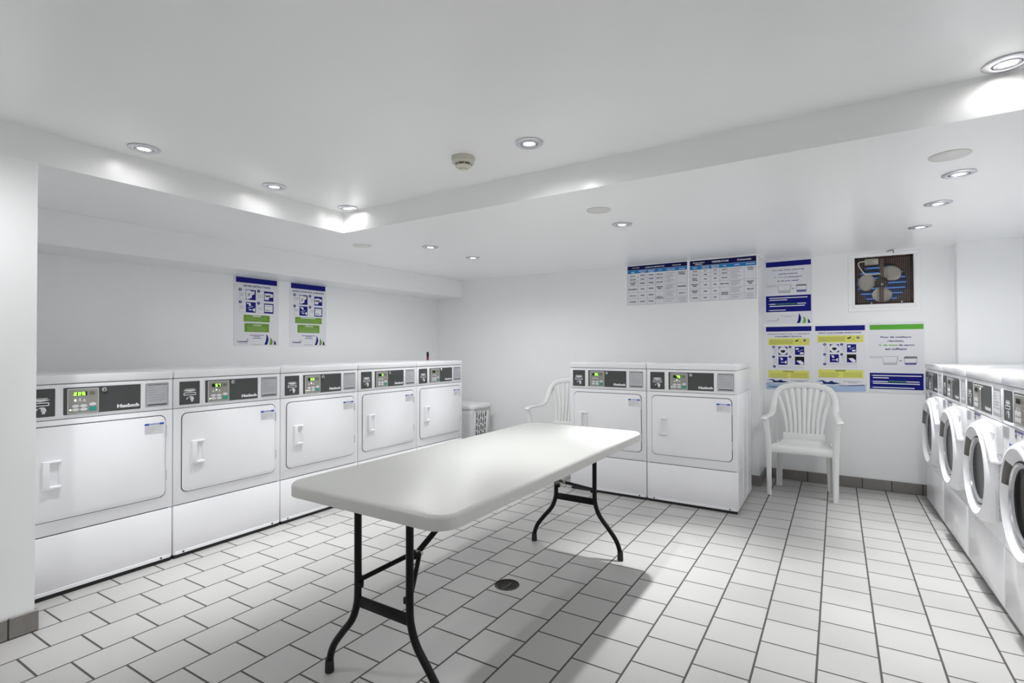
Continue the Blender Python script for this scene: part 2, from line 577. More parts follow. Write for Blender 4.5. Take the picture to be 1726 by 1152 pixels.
def top_section(root, digits, leds, washer=False):
    """Lid, control fascia with card reader, key pad plate and instruction label; local x right, y into the machine."""
    m = MB(); m.box(0, W, -.004, DEP, 1.062, 1.105, 'enamel', .006, 3); m.build('lid', root)
    m = MB(); m.box(0.001, W - .001, 0, DEP - .004, .884, 1.059, 'enamel', .004, 2)
    m.build('control_fascia', root)
    fas = root
    # card reader
    card = MB()
    card.prism(rrect(.030, .902, .144, 1.040, .003), -.0022, .001, 'graphite', .0006, 1)
    card = card.build('card_reader', root)
    m = MB(); y = -.0030
    m.prism(rrect(.052, .956, .122, .974, .004), y, 0, 'button_white'); m.build('slot_bezel', card)
    m = MB(); m.rect(.057, .9615, .117, .9685, y - .0003, 'black'); m.build('card_slot', card)
    m = MB(); y = -.0026
    m.flat([(.050, .986), (.070, .990), (.104, .990), (.124, .986), (.118, .983), (.087, .977), (.056, .983)], y, 'sticker_white')
    lines(m, .058, .116, .9955, 1, .01, .0032, y, 'sticker_white')
    m.flat([(.066, .934), (.074, .945), (.080, .945), (.072, .932)], y, 'sticker_white')
    m.flat([(.080, .946), (.092, .951), (.104, .949), (.111, .938), (.108, .926), (.104, .917), (.094, .917), (.094, .928), (.088, .934), (.092, .941)], y, 'sticker_white')
    m.build('card_pictogram', card)
    # recessed plate with key pad
    m = MB()
    m.prism(rrect(.168, .896, .524, 1.050, .004), -.0016, .001, 'enamel', .001, 1)
    fr = m.build('plate_frame', root)
    m = MB(); m.prism(rrect(.176, .903, .515, 1.040, .002), -.0028, .001, 'graphite', .0005, 1)
    plate = m.build('control_plate', root)
    m = MB(); m.prism(rrect(.191, .905, .322, 1.033, .005), -.0050, 0, 'keypad_edge', .001, 1)
    m.prism(rrect(.1945, .9085, .3185, 1.0295, .004), -.0056, 0, 'keypad'); kp = m.build('keypad', plate)
    y = -.0062
    m = MB(); m.rect(.214, .996, .272, 1.017, y, 'black')
    if digits:
        x = .270 - .0165 * len(digits) if len(digits) < 3 else .216
        if len(digits) == 2: x = .236
        for k, ch in enumerate(digits):
            seven_seg(m, ch, x + k * .0175, .9985, .0125, .0160, y - .0004, 'digit_green')
    m.build('display', plate)
    m = MB(); m.rect(.281, .998, .305, 1.016, y, 'lcd_grey'); m.build('status_window', plate)
    for q, (x, z) in enumerate(((.223, .975), (.242, .979), (.261, .975))):
        m = MB(); m.rect(x - .007, z - .009, x + .007, z - .005, y, 'button_white')
        m.disc(x, z, .0042, y, 'led_green' if leds and q == leds - 1 else 'button_white', 10)
        m.build('indicator_light', plate)
    if leds:
        m = MB(); m.disc(.203, .926, .004, y, 'led_green', 10); m.build('indicator_light', plate)
    def key(x, z, rx, rz, mt='button_white'):
        k_ = MB(); k_.prism([(x + rx * math.cos(2 * PI * k / 20), z + rz * math.sin(2 * PI * k / 20)) for k in range(20)], y - .0008, y + .002, mt, .0004, 1); k_.build('button', plate)
    if washer:
        for x in (.214, .240, .266):
            for z in (.952, .926): key(x, z, .0105, .0115)
        for z in (.985, .965, .945, .925): key(.298, z, .008, .004, 'lcd_grey')
    else:
        for x in (.224, .258):
            for z in (.944, .926): key(x, z, .0155, .0078)
        key(.296, .949, .0155, .0085)
        m = MB(); m.prism(rrect(.281, .916, .311, .937, .003), y - .0006, y + .002, 'button_teal', .0004, 1); m.build('start_button', plate)
    # lock and maker's name
    m = MB(); m.lathe([(.0125, 0), (.0125, -.006), (.010, -.009), (.006, -.0095), (.0055, -.007), (0, -.007)], 'steel', (.346, -.002, 1.021), 24, 'y'); m.rect(.3445, 1.016, .3475, 1.026, -.0100, 'black'); m.build('lock', plate)
    m = MB(); m.text('Huebsch', .404, .9165, .508, .9365, -.0034, 'paper', 0, .075); m.build('brand_lettering', plate)
    # instruction label
    m = MB(); m.prism(rrect(.540, .906, .657, 1.041, .002), -.0012, .001, 'label_edge'); lab = m.build('instruction_label', root)
    m = MB(); m.rect(.545, .911, .652, 1.036, -.0016, 'label_silver' if not washer else 'sticker_white')
    m.text('OPERATING INSTRUCTIONS', .548, 1.0275, .649, 1.0335, -.0020, 'ink')
    for k, (z, fr_) in enumerate(((1.016, .3), (1.002, .48), (.988, .40), (.974, .92), (.960, .86), (.946, .95))):
        m.rect(.553, z - .0035, .553 + .094 * fr_, z, -.0020, 'greytext')
    m.rect(.549, .9145, .648, .9205, -.0020, 'ink' if not washer else 'greytext')
    m.build('label_print', lab)


def feet(root, strip_y=.007):
    m = MB(); m.box(.008, W - .008, strip_y, strip_y + .012, .0, .03, 'rubber'); m.build('under_shade_strip', root)  # black strip stands in for the shade under the machine
    for x in (.06, W - .06):
        for y in (.06, DEP - .08):
            m = MB(); m.lathe([(0, 0), (.018, 0), (.018, .012), (.010, .014), (.010, .034)], 'rubber', (x, y, 0), 14); m.build('foot', root)


def make_dryer(name, loc, rz, digits, leds, label):
    r = empty(name, loc, rz, label, 'dryer', 'white front loading tumble dryers')
    top_section(r, digits, leds)
    m = MB()
    m.box(0, W, .0, DEP - .01, .314, .881, 'enamel', .004, 2)          # cabinet
    m.box(0, W, .022, DEP - .01, .026, .316, 'enamel', .003, 1)
    m.box(.02, W - .02, .008, DEP - .02, .05, 1.07, 'enamel_shadow')
    for x in (0, W):
        for y in (.24, .47):
            m.box(x - .0025, x + .0025, y - .006, y + .006, .06, .86, 'enamel', .002, 1)
    m.build('cabinet', r)
    m = MB(); m.box(0.001, W - .001, 0, .03, .022, .309, 'enamel', .004, 2)
    m.box(.012, W - .012, -.0015, .01, .022, .040, 'enamel', .001, 1); bp = m.build('base_panel', r)
    for x in (.055, W - .058):
        m = MB(); m.lathe([(.006, .001), (.006, -.003), (.003, -.0042), (0, -.0042)], 'chrome_dark', (x, 0, .0315), 12, 'y'); m.build('screw', bp)
    m = MB(); m.prism(rrect(.0405, .3805, .6435, .8545, .034), -.0012, .002, 'gasket_and_gap'); m.build('door_gap_shade', r)  # dark plate paints the shaded gap around the door as a line
    m = MB(); m.prism(rrect(.0445, .3850, .6390, .8500, .031), -.0075, .002, 'enamel', .003, 2); door = m.build('door', r)
    # recessed pull
    m = MB()
    m.prism([(.093, .543), (.121, .543), (.121, .682), (.093, .682)], -.024, -.006, 'white_plastic', .004, 2)
    m.prism([(.117, .670), (.166, .670), (.166, .681), (.117, .681)], -.022, -.0065, 'white_plastic', .003, 2)
    m.prism([(.117, .544), (.166, .544), (.166, .556), (.117, .556)], -.022, -.0065, 'white_plastic', .003, 2)
    m.prism([(.155, .550), (.1655, .550), (.1655, .676), (.155, .676)], -.015, -.007, 'white_plastic', .003, 2)
    m.add([(.119, -.0078, .554), (.157, -.0110, .554), (.157, -.0110, .672), (.119, -.0078, .672)], [[0, 1, 2, 3]], 'white_plastic')
    m.build('door_handle', door)
    for z in (.505, .765):
        m = MB(); m.box(.6395, .6465, -.011, -.001, z - .03, z + .03, 'lightgrey', .002, 1); m.build('hinge', door)
    m = MB(); y = -.0080
    m.rect(.533, .752, .631, .815, y, 'sticker_white')
    m.rect(.533, .802, .556, .813, y - .0003, 'notice_blue'); m.rect(.608, .802, .631, .813, y - .0003, 'notice_blue')
    m.text('NOTICE', .559, .8035, .605, .8115, y - .0003, 'notice_blue')
    lines(m, .536, .626, .792, 5, .0078, .0026, y - .0003, 'lightgrey', (.95, .55, .9, .5, .4))
    m.build('notice_sticker', door)
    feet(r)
    return r


DRY_Y0 = 0.789
XD = -3.295
info = [('225', 1, 'tumble dryer at the near end of the left row, its green display reading 225'),
        ('57', 2, 'second tumble dryer from the partition wall in the left row, display reading 57'),
        ('53', 2, 'middle tumble dryer of the five along the left wall, display reading 53'),
        ('0', 0, 'fourth tumble dryer from the partition wall in the left row'),
        ('1', 0, 'tumble dryer at the far end of the left row, beside the white hamper')]
for k, (dg, ld, lab) in enumerate(info):
    make_dryer('tumble_dryer', (XD, DRY_Y0 + .686 * k + .003, 0), PI / 2, dg, ld, lab)
RX, RY = -1.9928, 4.0843
make_dryer('tumble_dryer', (RX + .003, RY, 0), 0, '35', 0, 'free standing tumble dryer before the back wall, the one half hidden by the folding table')
make_dryer('tumble_dryer', (RX + .689, RY, 0), 0, '75', 2, 'free standing tumble dryer before the back wall with its white side panel in view')


def plate_with_hole(mb, x0, x1, z0, z1, cx, cz, r, y0, y1, m, n=64):
    o = []; q = []
    ang = sorted(set([2 * PI * i / n for i in range(n)] + [math.atan2(z - cz, x - cx) % (2 * PI) for x in (x0, x1) for z in (z0, z1)]))
    for a in ang:
        c_, s_ = math.cos(a), math.sin(a)
        k = min(((x1 - cx) / c_ if c_ > 1e-9 else 1e9), ((x0 - cx) / c_ if c_ < -1e-9 else 1e9), ((z1 - cz) / s_ if s_ > 1e-9 else 1e9), ((z0 - cz) / s_ if s_ < -1e-9 else 1e9))
        o.append((cx + k * c_, cz + k * s_)); q.append((cx + r * c_, cz + r * s_))
    N = len(ang)
    vs = [(x, y0, z) for x, z in o] + [(x, y0, z) for x, z in q] + [(x, y1, z) for x, z in q] + [(x, y1, z) for x, z in o]
    fs = []
    for i in range(N):
        j = (i + 1) % N
        fs += [[i, j, N + j, N + i], [N + i, N + j, 2 * N + j, 2 * N + i], [2 * N + i, 2 * N + j, 3 * N + j, 3 * N + i], [3 * N + i, 3 * N + j, j, i]]
    mb.add(vs, fs, m)


WCX, WCZ = .388, .603


def make_washer(name, loc, rz, label):
    r = empty(name, loc, rz, label, 'washing machine', 'white front loading washing machines')
    top_section(r, '', 0, True)
    m = MB()
    plate_with_hole(m, 0.0005, W - .0005, .316, .881, WCX, WCZ, .205, 0, .02, 'enamel')
    m.box(0, .02, .019, DEP - .01, .03, .881, 'enamel'); m.box(W - .02, W, .019, DEP - .01, .03, .881, 'enamel')
    m.box(.018, W - .018, .15, DEP - .012, .04, 1.07, 'enamel')
    m.build('cabinet', r)
    m = MB(); m.box(0.001, W - .001, 0, .03, .022, .313, 'enamel', .004, 2); m.build('service_panel', r)
    # door: outer shell, rim and funnel, with a finger pocket cut into the funnel
    m = MB()
    shell = [(.262, .002), (.260, -.008), (.248, -.030), (.236, -.044), (.228, -.050), (.219, -.052), (.212, -.048)]
    fun = [(.212, -.048), (.203, -.044), (.188, -.034), (.172, -.027)]
    poc = [(.212, -.048), (.209, -.010), (.172, -.010)]
    m.lathe(shell, 'white_plastic', (WCX, 0, WCZ), 72, 'y')
    pa, pb = math.radians(134), math.radians(169)
    m.lathe(fun, 'white_plastic', (WCX, 0, WCZ), 64, 'y', pb, pa + 2 * PI)
    door = m.build('door', r)
    m = MB()
    m.lathe(poc, 'pocket_grey', (WCX, 0, WCZ), 8, 'y', pa, pb)
    for a in (pa, pb):
        pts = [(q, t) for q, t in fun] + [(.172, -.010), (.209, -.010)]
        m.add([(WCX + q * math.cos(a), t, WCZ + q * math.sin(a)) for q, t in pts], [list(range(len(pts)))], 'pocket_grey')
    m.build('door_handle', door)
    m = MB(); m.lathe([(.174, -.010), (.1735, -.030), (.170, -.034), (.167, -.031)], 'gasket_and_gap', (WCX, 0, WCZ), 64, 'y')
    m.lathe([(.167, -.031), (.164, -.036), (.160, -.036), (.156, -.030)], 'steel', (WCX, 0, WCZ), 64, 'y'); m.build('trim_ring', door)
    m = MB(); m.lathe([(.1565, -.030), (.153, -.027), (.147, -.024), (.143, -.0235)], 'glass_smoke', (WCX, 0, WCZ), 56, 'y')
    m.lathe([(.1435, -.0235), (.130, -.021), (.10, -.018), (.06, -.0165), (0, -.016)], 'window_dark', (WCX, 0, WCZ), 56, 'y'); m.build('door_glass', door)
    # hinge cover and hood at the right of the door
    m = MB()
    m.prism([(.40, .855), (.47, .846), (.54, .818), (.60, .778), (.645, .735), (.672, .700), (.672, .690), (.58, .690), (.50, .76)], -.042, .0, 'white_plastic', .014, 3)
    m.build('door_hood', door)
    m = MB(); m.prism(rrect(.560, .400, .640, .692, .012), -.020, 0, 'white_plastic', .006, 2)
    m.prism(rrect(.6405, .42, .660, .680, .004), -.008, 0, 'lightgrey', .002, 1)
    for z in (.47, .50, .62, .65): m.disc(.650, z, .0045, -.0085, 'darkgrey', 10)
    m.build('hinge_cover', door)
    # soap dispenser
    m = MB(); m.prism(rrect(.504, .735, .672, .874, .008), -.018, 0, 'white_plastic', .005, 2); dsp = m.build('soap_dispenser', r)
    m = MB(); m.prism([(.512, .826)] + [(.570 + .058 * math.cos(PI + PI * k / 14), .826 + .044 * math.sin(PI + PI * k / 14)) for k in range(1, 14)] + [(.628, .826)], -.0195, -.01, 'lightgrey', .001, 1); m.build('dispenser_pull', dsp)
    # stickers
    m = MB(); m.rect(.003, .822, .086, .874, -.0006, 'label_silver'); lines(m, .010, .080, .868, 6, .0078, .003, -.0009, 'greytext'); m.build('rating_label', r)
    m = MB(); m.rect(.172, .832, .288, .881, -.0006, 'sticker_white'); m.rect(.172, .838, .205, .881, -.0009, 'greytext'); m.rect(.178, .866, .198, .877, -.0012, 'ink'); m.disc(.188, .852, .007, -.0012, 'ink', 12)
    m.rect(.208, .868, .286, .878, -.0009, 'slate'); m.rect(.222, .858, .230, .863, -.0009, 'ink'); m.rect(.262, .853, .272, .865, -.0009, 'ink'); m.build('care_sticker', r)
    m = MB(); m.rect(.091, .794, .165, .806, -.0006, 'notice_blue'); m.text('NOTICE', .108, .7965, .148, .8035, -.0009, 'sticker_white'); m.build('notice_sticker', r)
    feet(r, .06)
    return r


M_ROW = 0.022
for k, (Y, lab) in enumerate([(5.273, 'front loading washing machine in the corner at the far end of the right row'),
                              (4.588, 'second front loading washing machine counting from the back wall'),
                              (3.902, 'third front loading washing machine counting from the back wall'),
                              (3.217, 'washing machine at the near end of the right row, cut off by the photo edge')]):
    make_washer('washing_machine', (.714 - M_ROW * Y, Y, 0), -PI / 2 + M_ROW, lab)
# ------------------------------------------------------------------ folding table
TZ = 0.742
TX0, TX1, TY0, TY1 = -1.738, -0.966, 1.150, 2.965
t = empty('folding_table', ((TX0 + TX1) / 2, (TY0 + TY1) / 2, 0), 0, 'long grey white plastic folding table standing in the middle of the tiled floor', 'table')
hw, hl = (TX1 - TX0) / 2, (TY1 - TY0) / 2
bm = bmesh.new()
ol = rrect(-hw, -hl, hw, hl, .075, 8)
top = [bm.verts.new((x, y, TZ)) for x, y in ol]
bot = [bm.verts.new((x, y, TZ - .046)) for x, y in ol]
ft = bm.faces.new(top); fb = bm.faces.new(bot[::-1])
for i in range(len(ol)):
    j = (i + 1) % len(ol)
    bm.faces.new((top[j], top[i], bot[i], bot[j]))
bmesh.ops.recalc_face_normals(bm, faces=bm.faces[:])
bmesh.ops.bevel(bm, geom=list(ft.edges), offset=.013, segments=4, profile=0.5, affect='EDGES')
m = MB(); m.frombm(bm, 'table_plastic'); m.build('tabletop', t)
YL = 0.785                                 # leg frames, from the table's middle
LZ = TZ - .046


def leg_path(sx):
    return catmull([(sx * .129, 0, LZ), (sx * .129, 0, .50), (sx * .129, 0, .36), (sx * .134, 0, .30), (sx * .160, 0, .235), (sx * .215, 0, .170), (sx * .262, 0, .110), (sx * .284, 0, .055), (sx * .288, 0, .0)], 6)


cxo = -1.363 - (TX0 + TX1) / 2
for side in (-1, 1):
    yb_ = side * YL - .0 + (2.0755 - (TY0 + TY1) / 2)
    for sx in (-1, 1):
        m = MB(); m.sweep([p + Vector((cxo, yb_, 0)) for p in leg_path(sx)], .0135, 'leg_steel', 12)
        lg = m.build('leg', t, smooth=50)
        m = MB(); m.lathe([(0, .0), (.0165, .0), (.0175, .004), (.0160, .045), (.0145, .050), (.012, .050)], 'rubber', (cxo + sx * .288, yb_, 0), 16); m.build('rubber_foot', lg)
    m = MB(); m.box(cxo - .130, cxo + .130, yb_ - .006, yb_ + .006, .292, .332, 'leg_steel', .004, 2); m.build('crossbar', t)
    kn = Vector((cxo, yb_ - side * .178, .455))
    m = MB()
    for sx in (-1, 1):
        m.sweep(catmull([(cxo + sx * .129, yb_, .385), (cxo + sx * .122, yb_ - side * .012, .389), (cxo + sx * .07, yb_ - side * .09, .420), (cxo + sx * .010, kn.y, kn.z)], 5), .009, 'leg_steel', 10)
        m.lathe([(0, -.02), (.010, -.018), (.010, .0), (0, .002)], 'leg_steel', (cxo + sx * .112, yb_, .385), 10)
    wb = m.build('wishbone_brace', t, smooth=50)
    end = Vector((cxo, yb_ - side * .66, LZ - .004))
    m = MB()
    dvec = (end - kn).normalized()
    m.ribbon([kn - dvec * .03, kn + dvec * .02, kn + dvec * .3, end], [(1, 0, 0)] * 4, [.024, .026, .026, .026], .012, 'leg_steel')
    m.build('support_strut', t)
    m = MB(); m.sweep([kn + Vector((-.022, 0, 0)), kn + Vector((.022, 0, 0))], .008, 'zinc', 10)
    m.sweep(catmull([kn + Vector((.016, 0, .006)), kn + Vector((.020, side * .02, -.02)), kn + Vector((0, side * .028, -.038)), kn + Vector((-.020, side * .02, -.02)), kn + Vector((-.016, 0, .006))], 5), .003, 'zinc', 8)
    m.build('locking_ring', wb)

# ------------------------------------------------------------------ plastic armchairs


def make_chair(loc, rz, label):
    r = empty('plastic_armchair', loc, rz, label, 'chair', 'white plastic armchairs')
    # back frame and arms in one bent band
    half = [(.272, -.045, .628), (.266, -.02, .643), (.258, .05, .648), (.250, .16, .645), (.243, .27, .652), (.240, .345, .682), (.237, .385, .735), (.226, .415, .800), (.190, .445, .858), (.118, .463, .884), (.0, .468, .893)]
    pts = half + [(-x, y, z) for x, y, z in half[-2::-1]]
    path = catmull(pts, 5)
    ws = []; wd = []; th = []
    for p in path:
        if p.z < .66:
            ws.append((1 if p.x > 0 else -1, 0, 0)); wd.append(.052)
        else:
            v = Vector((p.x, 0, (p.z - .69) * 1.15))
            ws.append(tuple(v)); wd.append(.050)
        th.append(.020)
    m = MB(); m.ribbon(path, ws, wd, th, 'chair_plastic'); m.build('back_frame', r, smooth=60)
    # slats fan out from the seat
    n = 9
    for k in range(n):
        u = (k - (n - 1) / 2) / ((n - 1) / 2)
        xb, xt = u * .132, u * .212
        zt = (.887, .885, .877, .855, .800)[round(abs(u) * 4)]
        P = []
        for q in range(13):
            s = q / 12
            x = xb + (xt - xb) * s ** 2.1
            z = .445 + (zt - .445) * s
            y = .345 + .115 * ((z - .445) / .44) + .012 * (1 - u * u)
            P.append((x, y, z))
        m = MB(); m.ribbon(P, [(1, 0, 0)] * 13, [.0245 + .009 * q / 12 for q in range(13)], .010, 'chair_plastic'); m.build('slat', r, smooth=60)
    # seat: dished panel with a rolled front and a back rail
    m = MB()
    NX, NY = 12, 12
    vs = []; fs = []
    for j in range(NY + 1):
        for i in range(NX + 1):
            a = i / NX * 2 - 1; b = j / NY
            hwid = .222 - .055 * b
            z = .422 - .020 * b - .012 * (1 - a * a) * math.sin(PI * b) + (.03 * ((b - .88) / .12) ** 2 if b > .88 else 0) - (.03 * ((.1 - b) / .1) ** 2 if b < .1 else 0)
            vs.append((a * hwid, -.005 + .36 * b, z))
    for j in range(NY):
        for i in range(NX):
            q = j * (NX + 1) + i
            fs.append([q, q + 1, q + NX + 2, q + NX + 1])
    N = len(vs)
    vs += [(x, y, z - .012) for x, y, z in vs]
    fs += [[N + a for a in f[::-1]] for f in fs]
    bord = [i for i in range(NX)] + [j * (NX + 1) + NX for j in range(NY)] + [NY * (NX + 1) + NX - i for i in range(NX)] + [(NY - j) * (NX + 1) for j in range(NY)]
    for a, b in zip(bord, bord[1:] + bord[:1]):
        fs.append([a, N + a, N + b, b])
    m.add(vs, fs, 'chair_plastic')
    m.ribbon([(-.235, .0, .385), (-.12, -.006, .383), (0, -.008, .382), (.12, -.006, .383), (.235, .0, .385)], [(0, 0, 1)] * 5, [.062, .050, .046, .050, .062], .014, 'chair_plastic')
    m.ribbon([(-.160, .344, .440), (-.08, .353, .440), (0, .357, .440), (.08, .353, .440), (.160, .344, .440)], [(0, 0, 1)] * 5, [.080] * 5, .018, 'chair_plastic')
    for sx in (-1, 1):
        m.ribbon([(sx * .228, .0, .388), (sx * .198, .18, .384), (sx * .172, .335, .388)], [(0, 0, 1)] * 3, [.040] * 3, .012, 'chair_plastic')
    m.build('seat', r, smooth=50)
    for sx in (-1, 1):
        m = MB()
        P = catmull([(sx * .258, -.035, .640), (sx * .250, -.022, .56), (sx * .243, -.012, .44), (sx * .239, -.006, .36), (sx * .236, -.002, .18), (sx * .233, .0, .0)], 5)
        k = len(P)
        wdt = [.046 - .004 * abs(i / k - .5) - .016 * max(0, i / k - .5) * 2 for i in range(k)]
        m.ribbon(P, [(1, 0, 0)] * k, wdt, .012, 'chair_plastic')
        P2 = [p + Vector((sx * .017, .020, 0)) for p in P]
        m.ribbon(P2, [(0, 1, 0)] * k, [w_ * .9 for w_ in wdt], .010, 'chair_plastic')
        m.build('leg', r, smooth=60)
        m = MB()
        P = catmull([(sx * .180, .335, .405), (sx * .185, .345, .34), (sx * .190, .357, .18), (sx * .192, .365, .0)], 5)
        k = len(P)
        wdt = [.056 - .020 * i / k for i in range(k)]
        m.ribbon(P, [(1, 0, 0)] * k, wdt, .012, 'chair_plastic')
        m.ribbon([p + Vector((sx * .020, -.018, 0)) for p in P], [(0, 1, 0)] * k, [w_ * .8 for w_ in wdt], .010, 'chair_plastic')
        m.build('leg', r, smooth=60)
    return r


make_chair((-.255, 4.795, 0), -.01, 'white plastic armchair standing against the back wall below the yellow and blue posters')
make_chair((-2.305, 4.37, 0), .06, 'white plastic armchair tucked beside the free standing dryers, partly hidden behind them')

# ------------------------------------------------------------------ laundry hamper
HX, HY = -3.62, 4.715
hm = empty('laundry_hamper', (HX, HY, 0), 0, 'white plastic laundry hamper with lid in the corner beyond the left dryer row', 'hamper')
m = MB()
HA, HB, HH = .225, .182, .565          # half sizes at the rim, height


def tap(z): return .86 + .14 * z / HH


def ring_at(z, n=5):
    k = tap(z)
    return [(x, y, z) for x, y in rrect(-HA * k, -HB * k, HA * k, HB * k, .030 * k, n)]


zs = [0, .02, .28, .50, HH]
# walls, leaving the +x face's flat part open for the slotted panel
R0 = ring_at(0)
nn = len(R0)
vs = [v for z in zs for v in ring_at(z)]
fs = []
for a in range(len(zs) - 1):
    for i in range(nn):
        j = (i + 1) % nn
        if i in (5, 17):       # flat part of the +x and -x faces
            continue
        fs.append([a * nn + i, a * nn + j, (a + 1) * nn + j, (a + 1) * nn + i])
fs.append(list(range(nn))[::-1])
m.add(vs, fs, 'hamper_plastic')


def slot_panel(sx):
    def P(u, z):
        k = tap(z)
        return (sx * HA * k, sx * u * (HB - .030) * k, z)
    cols = [-1.0, -.72, -.55, -.44, -.27, -.16, .01, .12, .29, .40, .57, 1.0]
    for c_ in range(len(cols) - 1):
        a, b = cols[c_], cols[c_ + 1]
        if c_ % 2 == 0:
            zz = [0, .28, HH]
            for q in range(2): m.add([P(a, zz[q]), P(b, zz[q]), P(b, zz[q + 1]), P(a, zz[q + 1])], [[0, 1, 2, 3]], 'hamper_plastic')
        else:
            off = .0 if (c_ // 2) % 2 == 0 else -.018
            z = 0; holes = [(.112 + off + .068 * q, .112 + off + .068 * q + .050) for q in range(6)]
            for lo, hi in holes + [(HH, HH)]:
                m.add([P(a, z), P(b, z), P(b, lo), P(a, lo)], [[0, 1, 2, 3]], 'hamper_plastic'); z = hi


slot_panel(1); slot_panel(-1)
b_ = m.build('basket', hm, smooth=22, weld=True)
sol = b_.modifiers.new('wall', 'SOLIDIFY'); sol.thickness = .004; sol.offset = 0
m = MB()
lidp = rrect(-HA - .014, -HB - .014, HA + .014, HB + .014, .055, 6)
bm = bmesh.new()
rows = []
for s_, z in ((1.0, .555), (1.01, .575), (.985, .588), (.93, .596), (.6, .606), (.25, .610)):
    rows.append([bm.verts.new((x * s_, y * s_, z)) for x, y in lidp])
for a, b in zip(rows, rows[1:]):
    for i in range(len(lidp)):
        j = (i + 1) % len(lidp)
        bm.faces.new((a[i], a[j], b[j], b[i]))
bm.faces.new(rows[-1]); bm.faces.new(rows[0][::-1])
m.frombm(bm, 'hamper_plastic'); m.build('lid', hm, smooth=40)

# small bottle on the last dryer
bt = empty('small_bottle', (-3.72, 4.165, 1.105), 0, 'small dark red bottle with a black cap standing on top of the far left dryer', 'bottle')
m = MB(); m.lathe([(0, 0), (.011, 0), (.0125, .003), (.0125, .026), (.010, .032), (0, .032)], 'bottle_red', n=20); m.build('bottle_body', bt)
m = MB(); m.lathe([(.0105, .031), (.0125, .034), (.0125, .070), (.010, .084), (.006, .088), (0, .089)], 'black', n=20); m.build('cap', bt)

# ------------------------------------------------------------------ ceiling fixtures
LIGHTS = []


def downlight(x, y, z, label):
    r = empty('recessed_downlight', (x, y, z), 0, label, 'ceiling light', 'recessed ceiling downlights')
    m = MB(); m.lathe([(.066, -.0005), (.066, -.004), (.062, -.0065), (.044, -.0075), (.0405, -.006), (.040, .0)], 'nickel', n=44); m.build('trim_ring', r)
    m = MB(); m.lathe([(.0385, -.002), (.036, -.007), (.030, -.0085), (.0265, -.004), (.0255, -.001)], 'nickel', n=36)
    m.lathe([(.0405, -.0008), (.038, -.0008)], 'black', n=36); g = m.build('gimbal', r)
    m = MB(); m.lathe([(.0255, -.0035), (.016, -.0055), (0, -.006)], 'lamp_glow', n=28); m.build('lamp_face', g)
    LIGHTS.append((x, y, z))


for x, y, lab in ((-2.834, 1.134, 'recessed downlight in the raised ceiling nearest the partition wall'),
                  (-2.847, 1.823, 'recessed downlight halfway along the left step of the raised ceiling'),
                  (-2.864, 2.385, 'recessed downlight tucked into the far left corner of the raised ceiling'),
                  (-1.228, 2.091, 'recessed downlight above the folding table, right of the smoke detector'),
                  (.500, 2.385, 'recessed downlight in the raised ceiling at the right photo edge, close to the step')):
    downlight(x, y, ZT, lab)
for x, y, lab in ((-2.81, 3.18, 'nearer recessed downlight of the pair in the lower ceiling above the left dryers'),
                  (-2.82, 3.776, 'farther recessed downlight of the pair in the lower ceiling above the left dryers'),
                  (-1.214, 3.295, 'recessed downlight in the lower ceiling in front of the temperature charts'),
                  (.498, 3.205, 'recessed downlight over the washing machines, nearest the round plate'),
                  (.498, 3.805, 'middle recessed downlight of the three over the washing machines'),
                  (.490, 4.490, 'recessed downlight over the washing machines, nearest the wall fan')):
    downlight(x, y, ZC, lab)
for x, y, lab in ((.417, 2.878, 'round white blank plate on the ceiling above the washing machines'),
                  (-1.208, 2.880, 'round white blank plate on the ceiling above the folding table'),
                  (-3.24, 2.842, 'round white blank plate on the ceiling above the left dryers')):
    r = empty('ceiling_cover_plate', (x, y, ZC), 0, lab, 'cover plate', 'round ceiling cover plates')
    m = MB(); m.lathe([(.073, -.0002), (.073, -.003), (.070, -.005), (0, -.006)], 'cover_plate', n=48); m.build('plate_disc', r)
sd = empty('smoke_detector', (-1.608, 2.072, ZT), 0, 'cream round smoke detector on the raised ceiling', 'smoke detector')
m = MB(); m.lathe([(.052, -.0005), (.054, -.008), (.053, -.013), (.050, -.0135), (.0505, -.015), (.0515, -.024), (.047, -.029), (.030, -.030)], 'detector', n=44); m.build('mounting_base', sd)
m = MB(); m.lathe([(.034, -.029), (.032, -.040), (.0, -.040)], 'detector_dark', n=36)
m.build('sensing_chamber', sd)
m = MB()
for k in range(8):
    a = 2 * PI * k / 8
    m.sweep([(.040 * math.cos(a), .040 * math.sin(a), -.028), (.035 * math.cos(a), .035 * math.sin(a), -.040)], .0025, 'detector', 6)
m.lathe([(.037, -.039), (.036, -.043), (.029, -.049), (.019, -.052), (.0185, -.050), (.017, -.050), (.0165, -.054), (.010, -.0555), (0, -.056)], 'detector', n=36)
m.build('detector_cap', sd)
for o in [c for c in bpy.data.objects if c.parent == sd]:
    o.data.transform(Matrix.Diagonal((1.12, 1.12, 1.12, 1)))

